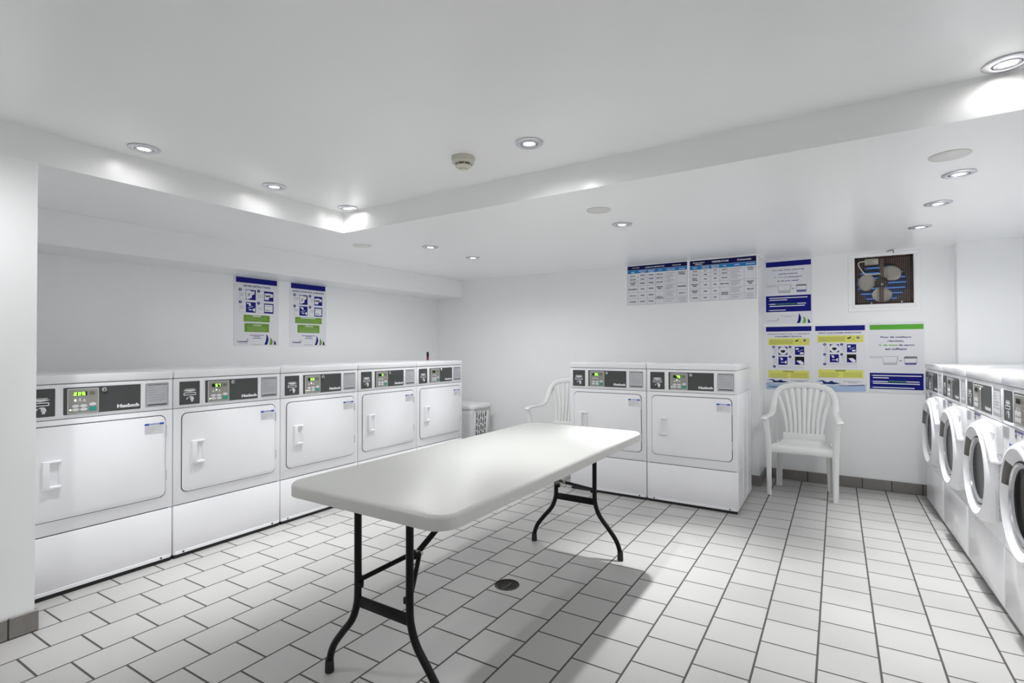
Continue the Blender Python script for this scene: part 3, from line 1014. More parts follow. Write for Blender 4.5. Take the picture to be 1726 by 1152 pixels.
# ------------------------------------------------------------------ exhaust fan in the back wall
fx, fz = (FX0 + FX1) / 2, (FZ0 + FZ1) / 2
fn = empty('exhaust_fan', (fx, YB, fz), 0, 'old dark red exhaust fan behind a wire guard high in the back wall', 'fan')
hw_, hh_ = (FX1 - FX0) / 2, (FZ1 - FZ0) / 2
m = MB()
for a in ((-.253, .258, -.268, -hh_), (-.253, -hw_, -hh_, hh_), (hw_, .258, -hh_, hh_), (-.253, .258, hh_, .238)):
    m.box(a[0], a[1], -.010, .0, a[2], a[3], 'wall_paint', .003, 1)
for a in ((-.222, .226, -.236, -.214), (-.222, -.205, -.214, .21), (.209, .226, -.214, .21)):
    m.box(a[0], a[1], -.016, -.008, a[2], a[3], 'wall_paint', .003, 1)
m.build('surround_frame', fn)
m = MB()
e = .004
plate_with_hole(m, -hw_ + e, hw_ - e, -hh_ + e, hh_ - e, -.01, -.015, .178, .055, .060, 'fan_housing')
for a in ((-hw_ + e, -hw_ + e + .012, -hh_ + e, hh_ - e), (hw_ - e - .012, hw_ - e, -hh_ + e, hh_ - e), (-hw_ + e, hw_ - e, -hh_ + e, -hh_ + e + .012), (-hw_ + e, hw_ - e, hh_ - e - .012, hh_ - e)):
    m.box(a[0], a[1], .004, .215, a[2], a[3], 'fan_housing')
m.lathe([(.178, .055), (.176, .110), (.182, .112), (.184, .058)], 'fan_housing', (-.01, 0, -.015), 48, 'y')
m.build('housing', fn)
m = MB()
for k in range(9):
    z = -.19 + k * .046
    m.add([(-.195, .150, z), (.195, .150, z), (.195, .178, z + .038), (-.195, .178, z + .038)], [[0, 1, 2, 3]], 'louvre_blue')
m.rect(-.198, -.2, .198, .2, .2, 'daylight')
m.build('shutter', fn)
m = MB(); m.box(-.024, .006, .034, .052, -.20, .19, 'fan_bracket', .003, 1); m.build('motor_bracket', fn)
m = MB(); m.lathe([(0, .012), (.030, .014), (.046, .026), (.048, .10), (.03, .12), (0, .12)], 'fan_hub', (-.01, 0, -.015), 32, 'y'); m.lathe([(0, .006), (.008, .007), (.009, .014)], 'zinc', (-.01, 0, -.035), 12, 'y'); m.build('motor_hub', fn)
for a0 in (math.radians(176), math.radians(48), math.radians(272)):
    P = []; vs = []; fs = []
    NR, NA = 8, 10
    for i in range(NR + 1):
        rr = .030 + .142 * i / NR
        half = math.radians(9 + 31 * math.sin(PI * min(1, .14 + .70 * i / NR)) ** 1.1)
        for j in range(NA + 1):
            s = j / NA * 2 - 1
            q = rr * (1 - .10 * s * s * (i / NR))
            an = a0 + s * half
            vs.append((-.01 + q * math.cos(an), .078 + .024 * s, -.015 + q * math.sin(an)))
    for i in range(NR):
        for j in range(NA):
            k = i * (NA + 1) + j
            fs.append([k, k + 1, k + NA + 2, k + NA + 1])
    m = MB(); m.add(vs, fs, 'fan_blade'); b_ = m.build('blade', fn, smooth=80)
    so = b_.modifiers.new('sheet', 'SOLIDIFY'); so.thickness = .003
m = MB()
N = 26
for k in range(N + 1):
    x = -hw_ + .012 + (2 * hw_ - .024) * k / N
    m.box(x - .0006, x + .0006, .006, .008, -hh_ + .008, hh_ - .008, 'wire')
    z = -hh_ + .012 + (2 * hh_ - .024) * k / N
    m.box(-hw_ + .008, hw_ - .008, .004, .006, z - .0006, z + .0006, 'wire')
m.build('wire_guard', fn)
m = MB(); m.sweep(catmull([(-.130, .0, .170), (-.165, -.004, .168), (-.178, -.004, .150), (-.165, -.003, .115), (-.142, -.002, .075), (-.125, -.002, .060), (-.08, -.002, .054), (-.02, .0, .056)], 6), .0042, 'cable', 8); m.build('power_cable', fn, smooth=60)
m = MB(); m.box(-.130, -.035, -.001, .002, .138, .188, 'tag_paper'); lines(m, -.122, -.045, .178, 4, .011, .004, -.0016, 'darkgrey'); m.build('rating_plate', fn)
m = MB()
for x, z in ((-.085, -.196), (.125, -.192)): m.lathe([(0, -.004), (.005, -.003), (.006, .002)], 'sticker_white', (x, 0, z), 10, 'y')
m.build('screw_heads', fn)
m = MB(); m.sweep(catmull([(.025, -.012, .240), (.048, -.016, .248), (.066, -.014, .252), (.070, -.013, .243), (.072, -.006, .215), (.070, .0, .200)], 5), .0028, 'black', 6); m.build('loose_wire', fn, smooth=60)
POSTERS = {
'dryer_english': dict(ax=0, val=-4.333, sheet=(2.4042, 1.2597, 2.8206, 1.8606), items=[
 ('header_band', 'r', 'navy', (2.4228, 1.8066, 2.8029, 1.8541)),
 ('lettering', 't', 'navy', (2.4891, 1.7722, 2.7376, 1.7896), 'DRYER INSTRUCTIONS', 0),
 ('diagram', 'r', 'pale', (2.4544, 1.6589, 2.6001, 1.7517)),
 ('diagram', 'r', 'paper', (2.4569, 1.6616, 2.5981, 1.7482)),
 ('diagram', 'r', 'navy', (2.51, 1.6605, 2.6, 1.7492)),
 ('diagram', 'r', 'greytext', (2.4602, 1.7111, 2.4925, 1.714)),
 ('diagram', 'r', 'greytext', (2.4602, 1.7012, 2.4925, 1.704)),
 ('diagram', 'r', 'greytext', (2.4603, 1.6912, 2.4926, 1.694)),
 ('diagram', 'r', 'pale', (2.6198, 1.6585, 2.7678, 1.7499)),
 ('diagram', 'r', 'paper', (2.6224, 1.6613, 2.7657, 1.7463)),
 ('diagram', 'r', 'navy', (2.6772, 1.6601, 2.7678, 1.7472)),
 ('diagram', 'r', 'greytext', (2.6259, 1.7081, 2.6603, 1.711)),
 ('diagram', 'r', 'greytext', (2.6259, 1.6978, 2.6604, 1.7007)),
 ('diagram', 'r', 'greytext', (2.626, 1.6876, 2.6604, 1.6905)),
 ('diagram', 'r', 'pale', (2.4548, 1.549, 2.6004, 1.6432)),
 ('diagram', 'r', 'paper', (2.4573, 1.5518, 2.5984, 1.6397)),
 ('diagram', 'r', 'navy', (2.5104, 1.5506, 2.6004, 1.6411)),
 ('diagram', 'r', 'greytext', (2.4606, 1.6022, 2.4929, 1.605)),
 ('diagram', 'r', 'greytext', (2.4606, 1.5922, 2.4929, 1.5951)),
 ('diagram', 'r', 'greytext', (2.4606, 1.5823, 2.493, 1.5852)),
 ('diagram', 'r', 'pale', (2.6201, 1.5484, 2.7681, 1.6412)),
 ('diagram', 'r', 'paper', (2.6228, 1.5513, 2.766, 1.6376)),
 ('diagram', 'r', 'navy', (2.6776, 1.5501, 2.7681, 1.6389)),
 ('diagram', 'r', 'greytext', (2.6263, 1.599, 2.6607, 1.6018)),
 ('diagram', 'r', 'greytext', (2.6263, 1.5886, 2.6607, 1.5915)),
 ('diagram', 'r', 'greytext', (2.6263, 1.5784, 2.6607, 1.5813)),
 ('diagram', 'p', 'paper', ((2.5132, 1.7448), (2.5488, 1.745), (2.5668, 1.734), (2.5882, 1.7422), (2.5883, 1.7136), (2.5653, 1.7021), (2.5621, 1.6797), (2.5231, 1.6625), (2.5128, 1.6695))),
 ('diagram', 'p', 'greytext', ((2.5294, 1.7148), (2.5521, 1.7231), (2.5457, 1.6973), (2.5263, 1.6894))),
 ('diagram', 'p', 'paper', ((2.6824, 1.7282), (2.7238, 1.7318), (2.7623, 1.7254), (2.7624, 1.6975), (2.7239, 1.6944), (2.724, 1.6732), (2.6826, 1.6716))),
 ('diagram', 'p', 'black', ((2.6842, 1.7106), (2.7065, 1.7108), (2.7413, 1.7137), (2.7413, 1.7056), (2.7066, 1.6978), (2.6894, 1.7029))),
 ('diagram', 'p', 'paper', ((2.5168, 1.6338), (2.5524, 1.6332), (2.5574, 1.6146), (2.5493, 1.6045), (2.5395, 1.6055), (2.5378, 1.6211), (2.5201, 1.6246))),
 ('diagram', 'p', 'paper', ((2.5266, 1.5905), (2.5787, 1.6081), (2.5787, 1.6043), (2.5266, 1.5864))),
 ('diagram', 'r', 'paper', (2.5364, 1.5707, 2.5641, 1.5801)),
 ('diagram', 'p', 'paper', ((2.569, 1.5789), (2.5936, 1.5932), (2.5937, 1.5582), (2.5756, 1.5651))),
 ('diagram', 'r', 'paper', (2.6844, 1.5644, 2.7593, 1.6287)),
 ('diagram', 'r', 'greytext', (2.6931, 1.6139, 2.7486, 1.6178)),
 ('diagram', 'r', 'greytext', (2.6949, 1.5713, 2.7104, 1.5834)),
 ('diagram', 'r', 'greytext', (2.719, 1.5709, 2.7312, 1.5823)),
 ('diagram', 'c', 'navy', (2.4601, 1.7445, 0.0131)),
 ('diagram', 't', 'paper', (2.4563, 1.7379, 2.4638, 1.751), '1', 0),
 ('diagram', 'c', 'navy', (2.6255, 1.7441, 0.0135)),
 ('diagram', 't', 'paper', (2.6215, 1.7373, 2.6295, 1.7508), '2', 0),
 ('diagram', 'c', 'navy', (2.4605, 1.6374, 0.013)),
 ('diagram', 't', 'paper', (2.4567, 1.631, 2.4642, 1.6439), '3', 0),
 ('diagram', 'c', 'navy', (2.6258, 1.6368, 0.0134)),
 ('diagram', 't', 'paper', (2.6218, 1.6301, 2.6298, 1.6435), '4', 0),
 ('notice_box', 'r', 'green', (2.4916, 1.4698, 2.7315, 1.529)),
 ('notice_box', 'r', 'paper', (2.5708, 1.5154, 2.6491, 1.5237)),
 ('notice_box', 'r', 'lightgreen', (2.506, 1.5052, 2.7072, 1.508)),
 ('notice_box', 'r', 'lightgreen', (2.5061, 1.4915, 2.7072, 1.4943)),
 ('notice_box', 'r', 'lightgreen', (2.5061, 1.476, 2.656, 1.4788)),
 ('notice_box', 'r', 'green', (2.4982, 1.38, 2.7249, 1.4559)),
 ('notice_box', 't', 'paper', (2.5744, 1.4329, 2.651, 1.4458), 'CAUTION!', 0),
 ('notice_box', 'r', 'lightgreen', (2.524, 1.4208, 2.6971, 1.4237)),
 ('notice_box', 'r', 'lightgreen', (2.524, 1.4097, 2.6971, 1.4126)),
 ('notice_box', 'r', 'lightgreen', (2.524, 1.3986, 2.6971, 1.4014)),
 ('notice_box', 'r', 'lightgreen', (2.5241, 1.3874, 2.6972, 1.3902)),
 ('lettering', 'r', 'navytext', (2.5436, 1.3508, 2.6802, 1.3549)),
 ('lettering', 'r', 'navytext', (2.5796, 1.3396, 2.6429, 1.3437)),
 ('lettering', 'r', 'navytext', (2.5714, 1.3243, 2.6514, 1.3285)),
 ('lettering', 'r', 'greytext', (2.5683, 1.269, 2.6498, 1.2715)),
 ('logo', 't', 'navytext', (2.4341, 1.29, 2.5292, 1.3039), 'Coinamatic', 0),
 ('logo', 'c', 'greytext', (2.5263, 1.3101, 0.0094)),
 ('logo', 'c', 'paper', (2.5263, 1.3095, 0.0047)),
 ('logo', 'r', 'greytext', (2.4482, 1.2789, 2.5277, 1.2811)),
 ('logo', 'p', 'navy', ((2.699, 1.3648), (2.7128, 1.3472), (2.7209, 1.3214), (2.7182, 1.2986), (2.7079, 1.2693), (2.6804, 1.2692), (2.6923, 1.2951), (2.7001, 1.3308))),
 ('logo', 'p', 'green', ((2.7372, 1.3379), (2.7547, 1.3152), (2.7601, 1.2924), (2.7549, 1.2694), (2.7287, 1.2693), (2.7373, 1.2987))),
 ('logo', 'p', 'navy', ((2.7741, 1.3105), (2.7901, 1.2909), (2.7955, 1.2695), (2.7742, 1.2695))),
]),
'dryer_french': dict(ax=0, val=-4.333, sheet=(2.932, 1.2537, 3.3397, 1.8636), items=[
 ('header_band', 'r', 'navy', (2.9457, 1.8036, 3.3268, 1.8527)),
 ('lettering', 't', 'navy', (2.9629, 1.7706, 3.3067, 1.7894), 'INSTRUCTIONS POUR LA SÉCHEUSE', 0),
 ('diagram', 'r', 'pale', (2.9784, 1.654, 3.1232, 1.7479)),
 ('diagram', 'r', 'paper', (2.9816, 1.6568, 3.1206, 1.7445)),
 ('diagram', 'r', 'navy', (3.0343, 1.6555, 3.1232, 1.7476)),
 ('diagram', 'r', 'greytext', (2.985, 1.7149, 3.0236, 1.7178)),
 ('diagram', 'r', 'greytext', (2.985, 1.7053, 3.0237, 1.7082)),
 ('diagram', 'r', 'greytext', (2.985, 1.6958, 3.0237, 1.6987)),
 ('diagram', 'r', 'pale', (3.1462, 1.6554, 3.2906, 1.7473)),
 ('diagram', 'r', 'paper', (3.1497, 1.6583, 3.2879, 1.7439)),
 ('diagram', 'r', 'navy', (3.1994, 1.657, 3.2906, 1.7442)),
 ('diagram', 'r', 'greytext', (3.1532, 1.7134, 3.1941, 1.7163)),
 ('diagram', 'r', 'greytext', (3.1532, 1.7035, 3.1942, 1.7066)),
 ('diagram', 'r', 'greytext', (3.1532, 1.6938, 3.1942, 1.6967)),
 ('diagram', 'r', 'pale', (2.9786, 1.5477, 3.1234, 1.642)),
 ('diagram', 'r', 'paper', (2.9819, 1.5505, 3.1208, 1.6385)),
 ('diagram', 'r', 'navy', (3.0346, 1.5492, 3.1234, 1.6384)),
 ('diagram', 'r', 'greytext', (2.9852, 1.6085, 3.0239, 1.6114)),
 ('diagram', 'r', 'greytext', (2.9853, 1.599, 3.0239, 1.6019)),
 ('diagram', 'r', 'greytext', (2.9853, 1.5894, 3.0239, 1.5924)),
 ('diagram', 'r', 'pale', (3.1464, 1.5461, 3.2908, 1.6398)),
 ('diagram', 'r', 'paper', (3.1499, 1.549, 3.2881, 1.6363)),
 ('diagram', 'r', 'navy', (3.1996, 1.5476, 3.2908, 1.6357)),
 ('diagram', 'r', 'greytext', (3.1534, 1.6054, 3.1944, 1.6084)),
 ('diagram', 'r', 'greytext', (3.1534, 1.5955, 3.1944, 1.5985)),
 ('diagram', 'r', 'greytext', (3.1535, 1.5857, 3.1944, 1.5887)),
 ('diagram', 'p', 'paper', ((3.0377, 1.7419), (3.072, 1.7419), (3.0889, 1.7351), (3.1102, 1.7391), (3.1102, 1.7107), (3.089, 1.7001), (3.0874, 1.6754), (3.047, 1.6599), (3.037, 1.6681))),
 ('diagram', 'p', 'greytext', ((3.0553, 1.7064), (3.0763, 1.7155), (3.0721, 1.6891), (3.0512, 1.6839))),
 ('diagram', 'p', 'paper', ((3.2056, 1.7242), (3.2455, 1.7274), (3.2841, 1.7181), (3.2842, 1.695), (3.2455, 1.6907), (3.2456, 1.6692), (3.2057, 1.668))),
 ('diagram', 'p', 'black', ((3.2074, 1.7061), (3.2366, 1.7068), (3.2679, 1.7092), (3.2679, 1.7015), (3.2322, 1.6935), (3.21, 1.6987))),
 ('diagram', 'p', 'paper', ((3.0413, 1.63), (3.0748, 1.6292), (3.0807, 1.6117), (3.0723, 1.6015), (3.0639, 1.6033), (3.0614, 1.6179), (3.0438, 1.6205))),
 ('diagram', 'p', 'paper', ((3.0489, 1.5861), (3.1019, 1.6011), (3.102, 1.5973), (3.0489, 1.5824))),
 ('diagram', 'r', 'paper', (3.0598, 1.5682, 3.0876, 1.5778)),
 ('diagram', 'p', 'paper', ((3.0935, 1.5752), (3.1165, 1.5892), (3.1165, 1.5556), (3.1003, 1.5629))),
 ('diagram', 'r', 'paper', (3.2084, 1.5579, 3.2817, 1.6256)),
 ('diagram', 'r', 'greytext', (3.2173, 1.6115, 3.2726, 1.6153)),
 ('diagram', 'r', 'greytext', (3.2191, 1.5662, 3.2333, 1.5806)),
 ('diagram', 'r', 'greytext', (3.2413, 1.5673, 3.2547, 1.5819)),
 ('diagram', 'c', 'navy', (2.9833, 1.7432, 0.0139)),
 ('diagram', 't', 'paper', (2.9792, 1.7363, 2.9873, 1.7501), '1', 0),
 ('diagram', 'c', 'navy', (3.1505, 1.7424, 0.0143)),
 ('diagram', 't', 'paper', (3.1462, 1.7353, 3.1548, 1.7496), '2', 0),
 ('diagram', 'c', 'navy', (2.9835, 1.6364, 0.0138)),
 ('diagram', 't', 'paper', (2.9795, 1.6296, 2.9876, 1.6433), '3', 0),
 ('diagram', 'c', 'navy', (3.1508, 1.6348, 0.0143)),
 ('diagram', 't', 'paper', (3.1464, 1.6278, 3.1551, 1.6419), '4', 0),
 ('notice_box', 'r', 'green', (2.9895, 1.4742, 3.2837, 1.5344)),
 ('notice_box', 'r', 'paper', (3.0457, 1.5226, 3.2148, 1.53)),
 ('notice_box', 'r', 'lightgreen', (2.9994, 1.5098, 3.2638, 1.5129)),
 ('notice_box', 'r', 'lightgreen', (2.9994, 1.4964, 3.2638, 1.4994)),
 ('notice_box', 'r', 'lightgreen', (2.9995, 1.4821, 3.2638, 1.485)),
 ('notice_box', 'r', 'green', (3.0143, 1.3852, 3.2578, 1.4607)),
 ('notice_box', 't', 'paper', (3.0938, 1.4397, 3.1842, 1.4532), 'ATTENTION!', 0),
 ('notice_box', 'r', 'lightgreen', (3.031, 1.4287, 3.2416, 1.4316)),
 ('notice_box', 'r', 'lightgreen', (3.031, 1.416, 3.2416, 1.4188)),
 ('notice_box', 'r', 'lightgreen', (3.031, 1.404, 3.2416, 1.4068)),
 ('notice_box', 'r', 'lightgreen', (3.031, 1.3935, 3.2417, 1.3963)),
 ('lettering', 'r', 'navytext', (3.0645, 1.3537, 3.2063, 1.3582)),
 ('lettering', 'r', 'navytext', (3.1068, 1.3424, 3.167, 1.347)),
 ('lettering', 'r', 'navytext', (3.0941, 1.3283, 3.1801, 1.3327)),
 ('lettering', 'r', 'greytext', (3.09, 1.2678, 3.1802, 1.2709)),
 ('logo', 't', 'navytext', (2.9592, 1.2856, 3.0521, 1.3009), 'Coinamatic', 0),
 ('logo', 'c', 'greytext', (3.0496, 1.3053, 0.0088)),
 ('logo', 'c', 'paper', (3.0496, 1.3046, 0.0045)),
 ('logo', 'p', 'navy', ((3.224, 1.3617), (3.2391, 1.3352), (3.2445, 1.3124), (3.2392, 1.2895), (3.2286, 1.2666), (3.2039, 1.2665), (3.2179, 1.297), (3.2249, 1.3274))),
 ('logo', 'p', 'green', ((3.2641, 1.3356), (3.2804, 1.3128), (3.2849, 1.2898), (3.2805, 1.2667), (3.2535, 1.2666), (3.2624, 1.2935))),
 ('logo', 'p', 'navy', ((3.3003, 1.3107), (3.3149, 1.2899), (3.3204, 1.2668), (3.2986, 1.2667))),
]),
'guide_english': dict(ax=1, val=5.034, sheet=(-1.1852, 1.6705, -0.6031, 2.0585), items=[
 ('header_band', 'r', 'darknavy', (-1.1817, 2.0076, -0.6044, 2.0559)),
 ('header_band', 'r', 'skyblue', (-1.1821, 1.9715, -0.6047, 2.0058)),
 ('lettering', 't', 'paper', (-0.9843, 2.0247, -0.8366, 2.0411), 'TEMPERATURE', 0),
 ('lettering', 't', 'paper', (-1.1519, 2.028, -1.0443, 2.0424), 'SmartCity', 0),
 ('lettering', 'r', 'paper', (-1.1328, 2.0171, -1.0674, 2.0242)),
 ('lettering', 't', 'paper', (-0.7637, 2.0237, -0.6447, 2.0418), 'Coinamatic', 0),
 ('table_grid', 'r', 'pale', (-1.1825, 1.936, -0.9135, 1.939)),
 ('table_grid', 'r', 'pale', (-1.1827, 1.9022, -0.9138, 1.9052)),
 ('table_grid', 'r', 'pale', (-1.183, 1.8516, -0.9141, 1.8546)),
 ('table_grid', 'r', 'pale', (-1.1834, 1.7903, -0.9145, 1.7934)),
 ('table_grid', 'r', 'pale', (-1.1838, 1.7304, -0.9149, 1.7334)),
 ('table_grid', 'r', 'pale', (-1.1842, 1.6726, -0.9153, 1.6757)),
 ('table_grid', 'r', 'pale', (-0.9135, 1.9358, -0.8294, 1.9388)),
 ('table_grid', 'r', 'pale', (-0.9138, 1.9019, -0.8296, 1.9049)),
 ('table_grid', 'r', 'pale', (-0.9141, 1.8512, -0.8299, 1.8542)),
 ('table_grid', 'r', 'pale', (-0.9145, 1.7897, -0.8304, 1.7928)),
 ('table_grid', 'r', 'pale', (-0.8299, 1.8508, -0.6056, 1.8538)),
 ('table_grid', 'r', 'pale', (-0.8304, 1.7893, -0.606, 1.7923)),
 ('table_grid', 'r', 'pale', (-0.8308, 1.729, -0.6065, 1.732)),
 ('table_grid', 'r', 'pale', (-0.8312, 1.671, -0.6069, 1.674)),
 ('table_grid', 'r', 'pale', (-0.9153, 1.6718, -0.8312, 1.6748)),
 ('table_grid', 'p', 'pale', ((-1.184, 1.9718), (-1.1806, 1.9716), (-1.1825, 1.6748), (-1.1859, 1.675))),
 ('table_grid', 'p', 'pale', ((-1.0912, 1.9718), (-1.0879, 1.9715), (-1.0898, 1.6743), (-1.0932, 1.6745))),
 ('table_grid', 'p', 'pale', ((-0.9946, 1.9718), (-0.9913, 1.9715), (-0.9933, 1.6738), (-0.9966, 1.674))),
 ('table_grid', 'p', 'pale', ((-0.9149, 1.9718), (-0.9117, 1.9715), (-0.9137, 1.6734), (-0.9169, 1.6736))),
 ('table_grid', 'p', 'pale', ((-0.8307, 1.9718), (-0.8275, 1.9715), (-0.8296, 1.673), (-0.8328, 1.6731))),
 ('table_grid', 'p', 'pale', ((-0.7054, 1.9717), (-0.7023, 1.9715), (-0.7045, 1.6723), (-0.7076, 1.6725))),
 ('table_grid', 'p', 'pale', ((-0.6062, 1.9717), (-0.6032, 1.9714), (-0.6054, 1.6718), (-0.6084, 1.672))),
 ('lettering', 't', 'paper', (-1.1548, 1.9828, -1.1164, 1.9943), 'FABRIC', 0),
 ('lettering', 't', 'paper', (-1.0722, 1.9899, -1.0097, 2.0014), 'WASH WATER', 0),
 ('lettering', 't', 'paper', (-1.0755, 1.9748, -1.0067, 1.9863), 'TEMPERATURE', 0),
 ('lettering', 't', 'paper', (-0.9864, 1.9899, -0.9194, 2.0015), 'RINSE WATER', 0),
 ('lettering', 't', 'paper', (-0.9865, 1.9748, -0.9195, 1.9863), 'TEMPERATURE', 0),
 ('lettering', 't', 'paper', (-0.886, 1.9828, -0.8558, 1.9944), 'CYCLE', 0),
 ('lettering', 't', 'paper', (-0.7895, 1.9828, -0.7425, 1.9944), 'COMMENTS', 0),
 ('lettering', 't', 'paper', (-0.6913, 1.9828, -0.6168, 1.9944), 'DRYER SETTING', 0),
 ('lettering', 't', 'ink', (-1.1576, 1.9489, -1.1141, 1.9604), 'WHITES', 0),
 ('lettering', 't', 'ink', (-1.1614, 1.915, -1.1107, 1.9264), 'COLOURS', 0),
 ('lettering', 't', 'ink', (-1.158, 1.8808, -1.1146, 1.8923), 'BRIGHT', 0),
 ('lettering', 't', 'ink', (-1.1617, 1.8649, -1.1111, 1.8763), 'COLOURS', 0),
 ('lettering', 't', 'ink', (-1.1693, 1.825, -1.1041, 1.8364), 'PERMANENT', 0),
 ('lettering', 't', 'ink', (-1.1548, 1.809, -1.1186, 1.8204), 'PRESS', 0),
 ('lettering', 't', 'ink', (-1.166, 1.7645, -1.1081, 1.7758), 'DELICATE', 0),
 ('lettering', 't', 'ink', (-1.1552, 1.7485, -1.119, 1.7599), 'KNITS', 0),
 ('lettering', 't', 'ink', (-1.1628, 1.6978, -1.1121, 1.7091), 'WOOLENS', 0),
 ('lettering', 't', 'ink', (-1.0518, 1.9488, -1.0305, 1.9603), 'HOT', 0),
 ('lettering', 't', 'ink', (-1.0555, 1.9148, -1.0271, 1.9263), 'WARM', 0),
 ('lettering', 't', 'ink', (-1.0558, 1.8726, -1.0274, 1.8841), 'COLD', 0),
 ('lettering', 't', 'ink', (-1.0562, 1.8167, -1.0278, 1.8282), 'WARM', 0),
 ('lettering', 't', 'ink', (-1.0566, 1.7561, -1.0282, 1.7675), 'WARM', 0),
 ('lettering', 't', 'ink', (-1.057, 1.6973, -1.0286, 1.7087), 'COLD', 0),
 ('lettering', 't', 'ink', (-0.967, 1.9487, -0.9392, 1.9603), 'COLD', 0),
 ('lettering', 't', 'ink', (-0.9672, 1.9147, -0.9394, 1.9263), 'COLD', 0),
 ('lettering', 't', 'ink', (-0.9675, 1.8725, -0.9397, 1.884), 'COLD', 0),
 ('lettering', 't', 'ink', (-0.9679, 1.8165, -0.94, 1.8279), 'COLD', 0),
 ('lettering', 't', 'ink', (-0.9683, 1.7558, -0.9405, 1.7672), 'COLD', 0),
 ('lettering', 't', 'ink', (-0.9687, 1.6969, -0.9409, 1.7083), 'COLD', 0),
 ('lettering', 't', 'ink', (-0.8951, 1.9487, -0.8473, 1.9603), 'REGULAR', 0),
 ('lettering', 't', 'ink', (-0.8953, 1.9146, -0.8475, 1.9262), 'REGULAR', 0),
 ('lettering', 't', 'ink', (-0.8956, 1.8723, -0.8478, 1.8838), 'REGULAR', 0),
 ('lettering', 't', 'ink', (-0.9084, 1.8163, -0.836, 1.8277), 'PERM. PRESS', 0),
 ('lettering', 't', 'ink', (-0.9, 1.7346, -0.8454, 1.746), 'DELICATE', 0),
 ('lettering', 't', 'ink', (-0.9035, 1.7186, -0.8421, 1.7299), 'AND KNITS', 0),
 ('lettering', 'r', 'greytext', (-0.8173, 1.9555, -0.727, 1.9597)),
 ('lettering', 'r', 'greytext', (-0.8174, 1.938, -0.7483, 1.9422)),
 ('lettering', 'r', 'greytext', (-0.8176, 1.9204, -0.7397, 1.9247)),
 ('lettering', 'r', 'greytext', (-0.8177, 1.9029, -0.7673, 1.9072)),
 ('lettering', 'r', 'greytext', (-0.8178, 1.8854, -0.735, 1.8897)),
 ('lettering', 'r', 'greytext', (-0.8179, 1.8679, -0.7613, 1.8722)),
 ('lettering', 'r', 'greytext', (-0.8181, 1.8401, -0.7278, 1.8443)),
 ('lettering', 'r', 'greytext', (-0.8182, 1.8273, -0.7491, 1.8315)),
 ('lettering', 'r', 'greytext', (-0.8183, 1.8145, -0.7405, 1.8187)),
 ('lettering', 'r', 'greytext', (-0.8184, 1.8016, -0.768, 1.806)),
 ('lettering', 'r', 'greytext', (-0.8186, 1.7761, -0.7283, 1.7803)),
 ('lettering', 'r', 'greytext', (-0.8187, 1.7603, -0.7496, 1.7646)),
 ('lettering', 'r', 'greytext', (-0.8188, 1.7445, -0.741, 1.7487)),
 ('lettering', 'r', 'greytext', (-0.819, 1.7121, -0.7288, 1.7163)),
 ('lettering', 'r', 'greytext', (-0.8192, 1.6913, -0.75, 1.6957)),
 ('lettering', 't', 'ink', (-0.6802, 1.9479, -0.6282, 1.9595), 'WHITES &', 0),
 ('lettering', 't', 'ink', (-0.677, 1.9318, -0.6316, 1.9434), 'COLOURS', 0),
 ('lettering', 't', 'ink', (-0.6843, 1.8237, -0.6259, 1.8352), 'PERMANENT', 0),
 ('lettering', 't', 'ink', (-0.6714, 1.8076, -0.6389, 1.8191), 'PRESS', 0),
 ('lettering', 't', 'ink', (-0.6816, 1.7547, -0.6296, 1.7661), 'DELICATE', 0),
 ('lettering', 'r', 'greytext', (-0.6903, 1.7152, -0.6292, 1.7194)),
 ('lettering', 'r', 'greytext', (-0.6904, 1.6991, -0.6294, 1.7033)),
 ('lettering', 'r', 'greytext', (-0.6905, 1.6831, -0.6295, 1.6873)),
]),
'guide_french': dict(ax=1, val=5.034, sheet=(-1.8008, 1.6652, -1.2032, 2.0614), items=[
 ('header_band', 'r', 'darknavy', (-1.7973, 2.0178, -1.2074, 2.0574)),
 ('header_band', 'r', 'skyblue', (-1.7976, 1.9823, -1.2076, 2.0162)),
 ('lettering', 't', 'paper', (-1.6135, 2.0289, -1.424, 2.0432), 'GUIDE DE TEMPÉRATURE', 0),
 ('lettering', 't', 'paper', (-1.7473, 2.0323, -1.6727, 2.0433), 'SmartCity', 0),
 ('lettering', 't', 'paper', (-1.3477, 2.0288, -1.2638, 2.0407), 'Coinamatic', 0),
 ('table_grid', 'r', 'pale', (-1.798, 1.9365, -1.5138, 1.9398)),
 ('table_grid', 'r', 'pale', (-1.7982, 1.9019, -1.514, 1.9052)),
 ('table_grid', 'r', 'pale', (-1.7984, 1.8545, -1.5142, 1.8578)),
 ('table_grid', 'r', 'pale', (-1.7988, 1.7881, -1.5146, 1.7914)),
 ('table_grid', 'r', 'pale', (-1.7991, 1.7266, -1.515, 1.7298)),
 ('table_grid', 'r', 'pale', (-1.7995, 1.6626, -1.5154, 1.6659)),
 ('table_grid', 'r', 'pale', (-1.5138, 1.9377, -1.4269, 1.941)),
 ('table_grid', 'r', 'pale', (-1.514, 1.9031, -1.4271, 1.9063)),
 ('table_grid', 'r', 'pale', (-1.5142, 1.8555, -1.4274, 1.8587)),
 ('table_grid', 'r', 'pale', (-1.5146, 1.789, -1.4278, 1.7922)),
 ('table_grid', 'r', 'pale', (-1.4274, 1.8564, -1.2084, 1.8596)),
 ('table_grid', 'r', 'pale', (-1.4278, 1.7898, -1.2088, 1.7929)),
 ('table_grid', 'r', 'pale', (-1.4281, 1.7279, -1.2092, 1.7311)),
 ('table_grid', 'r', 'pale', (-1.4285, 1.6636, -1.2096, 1.6668)),
 ('table_grid', 'r', 'pale', (-1.5154, 1.6632, -1.4285, 1.6664)),
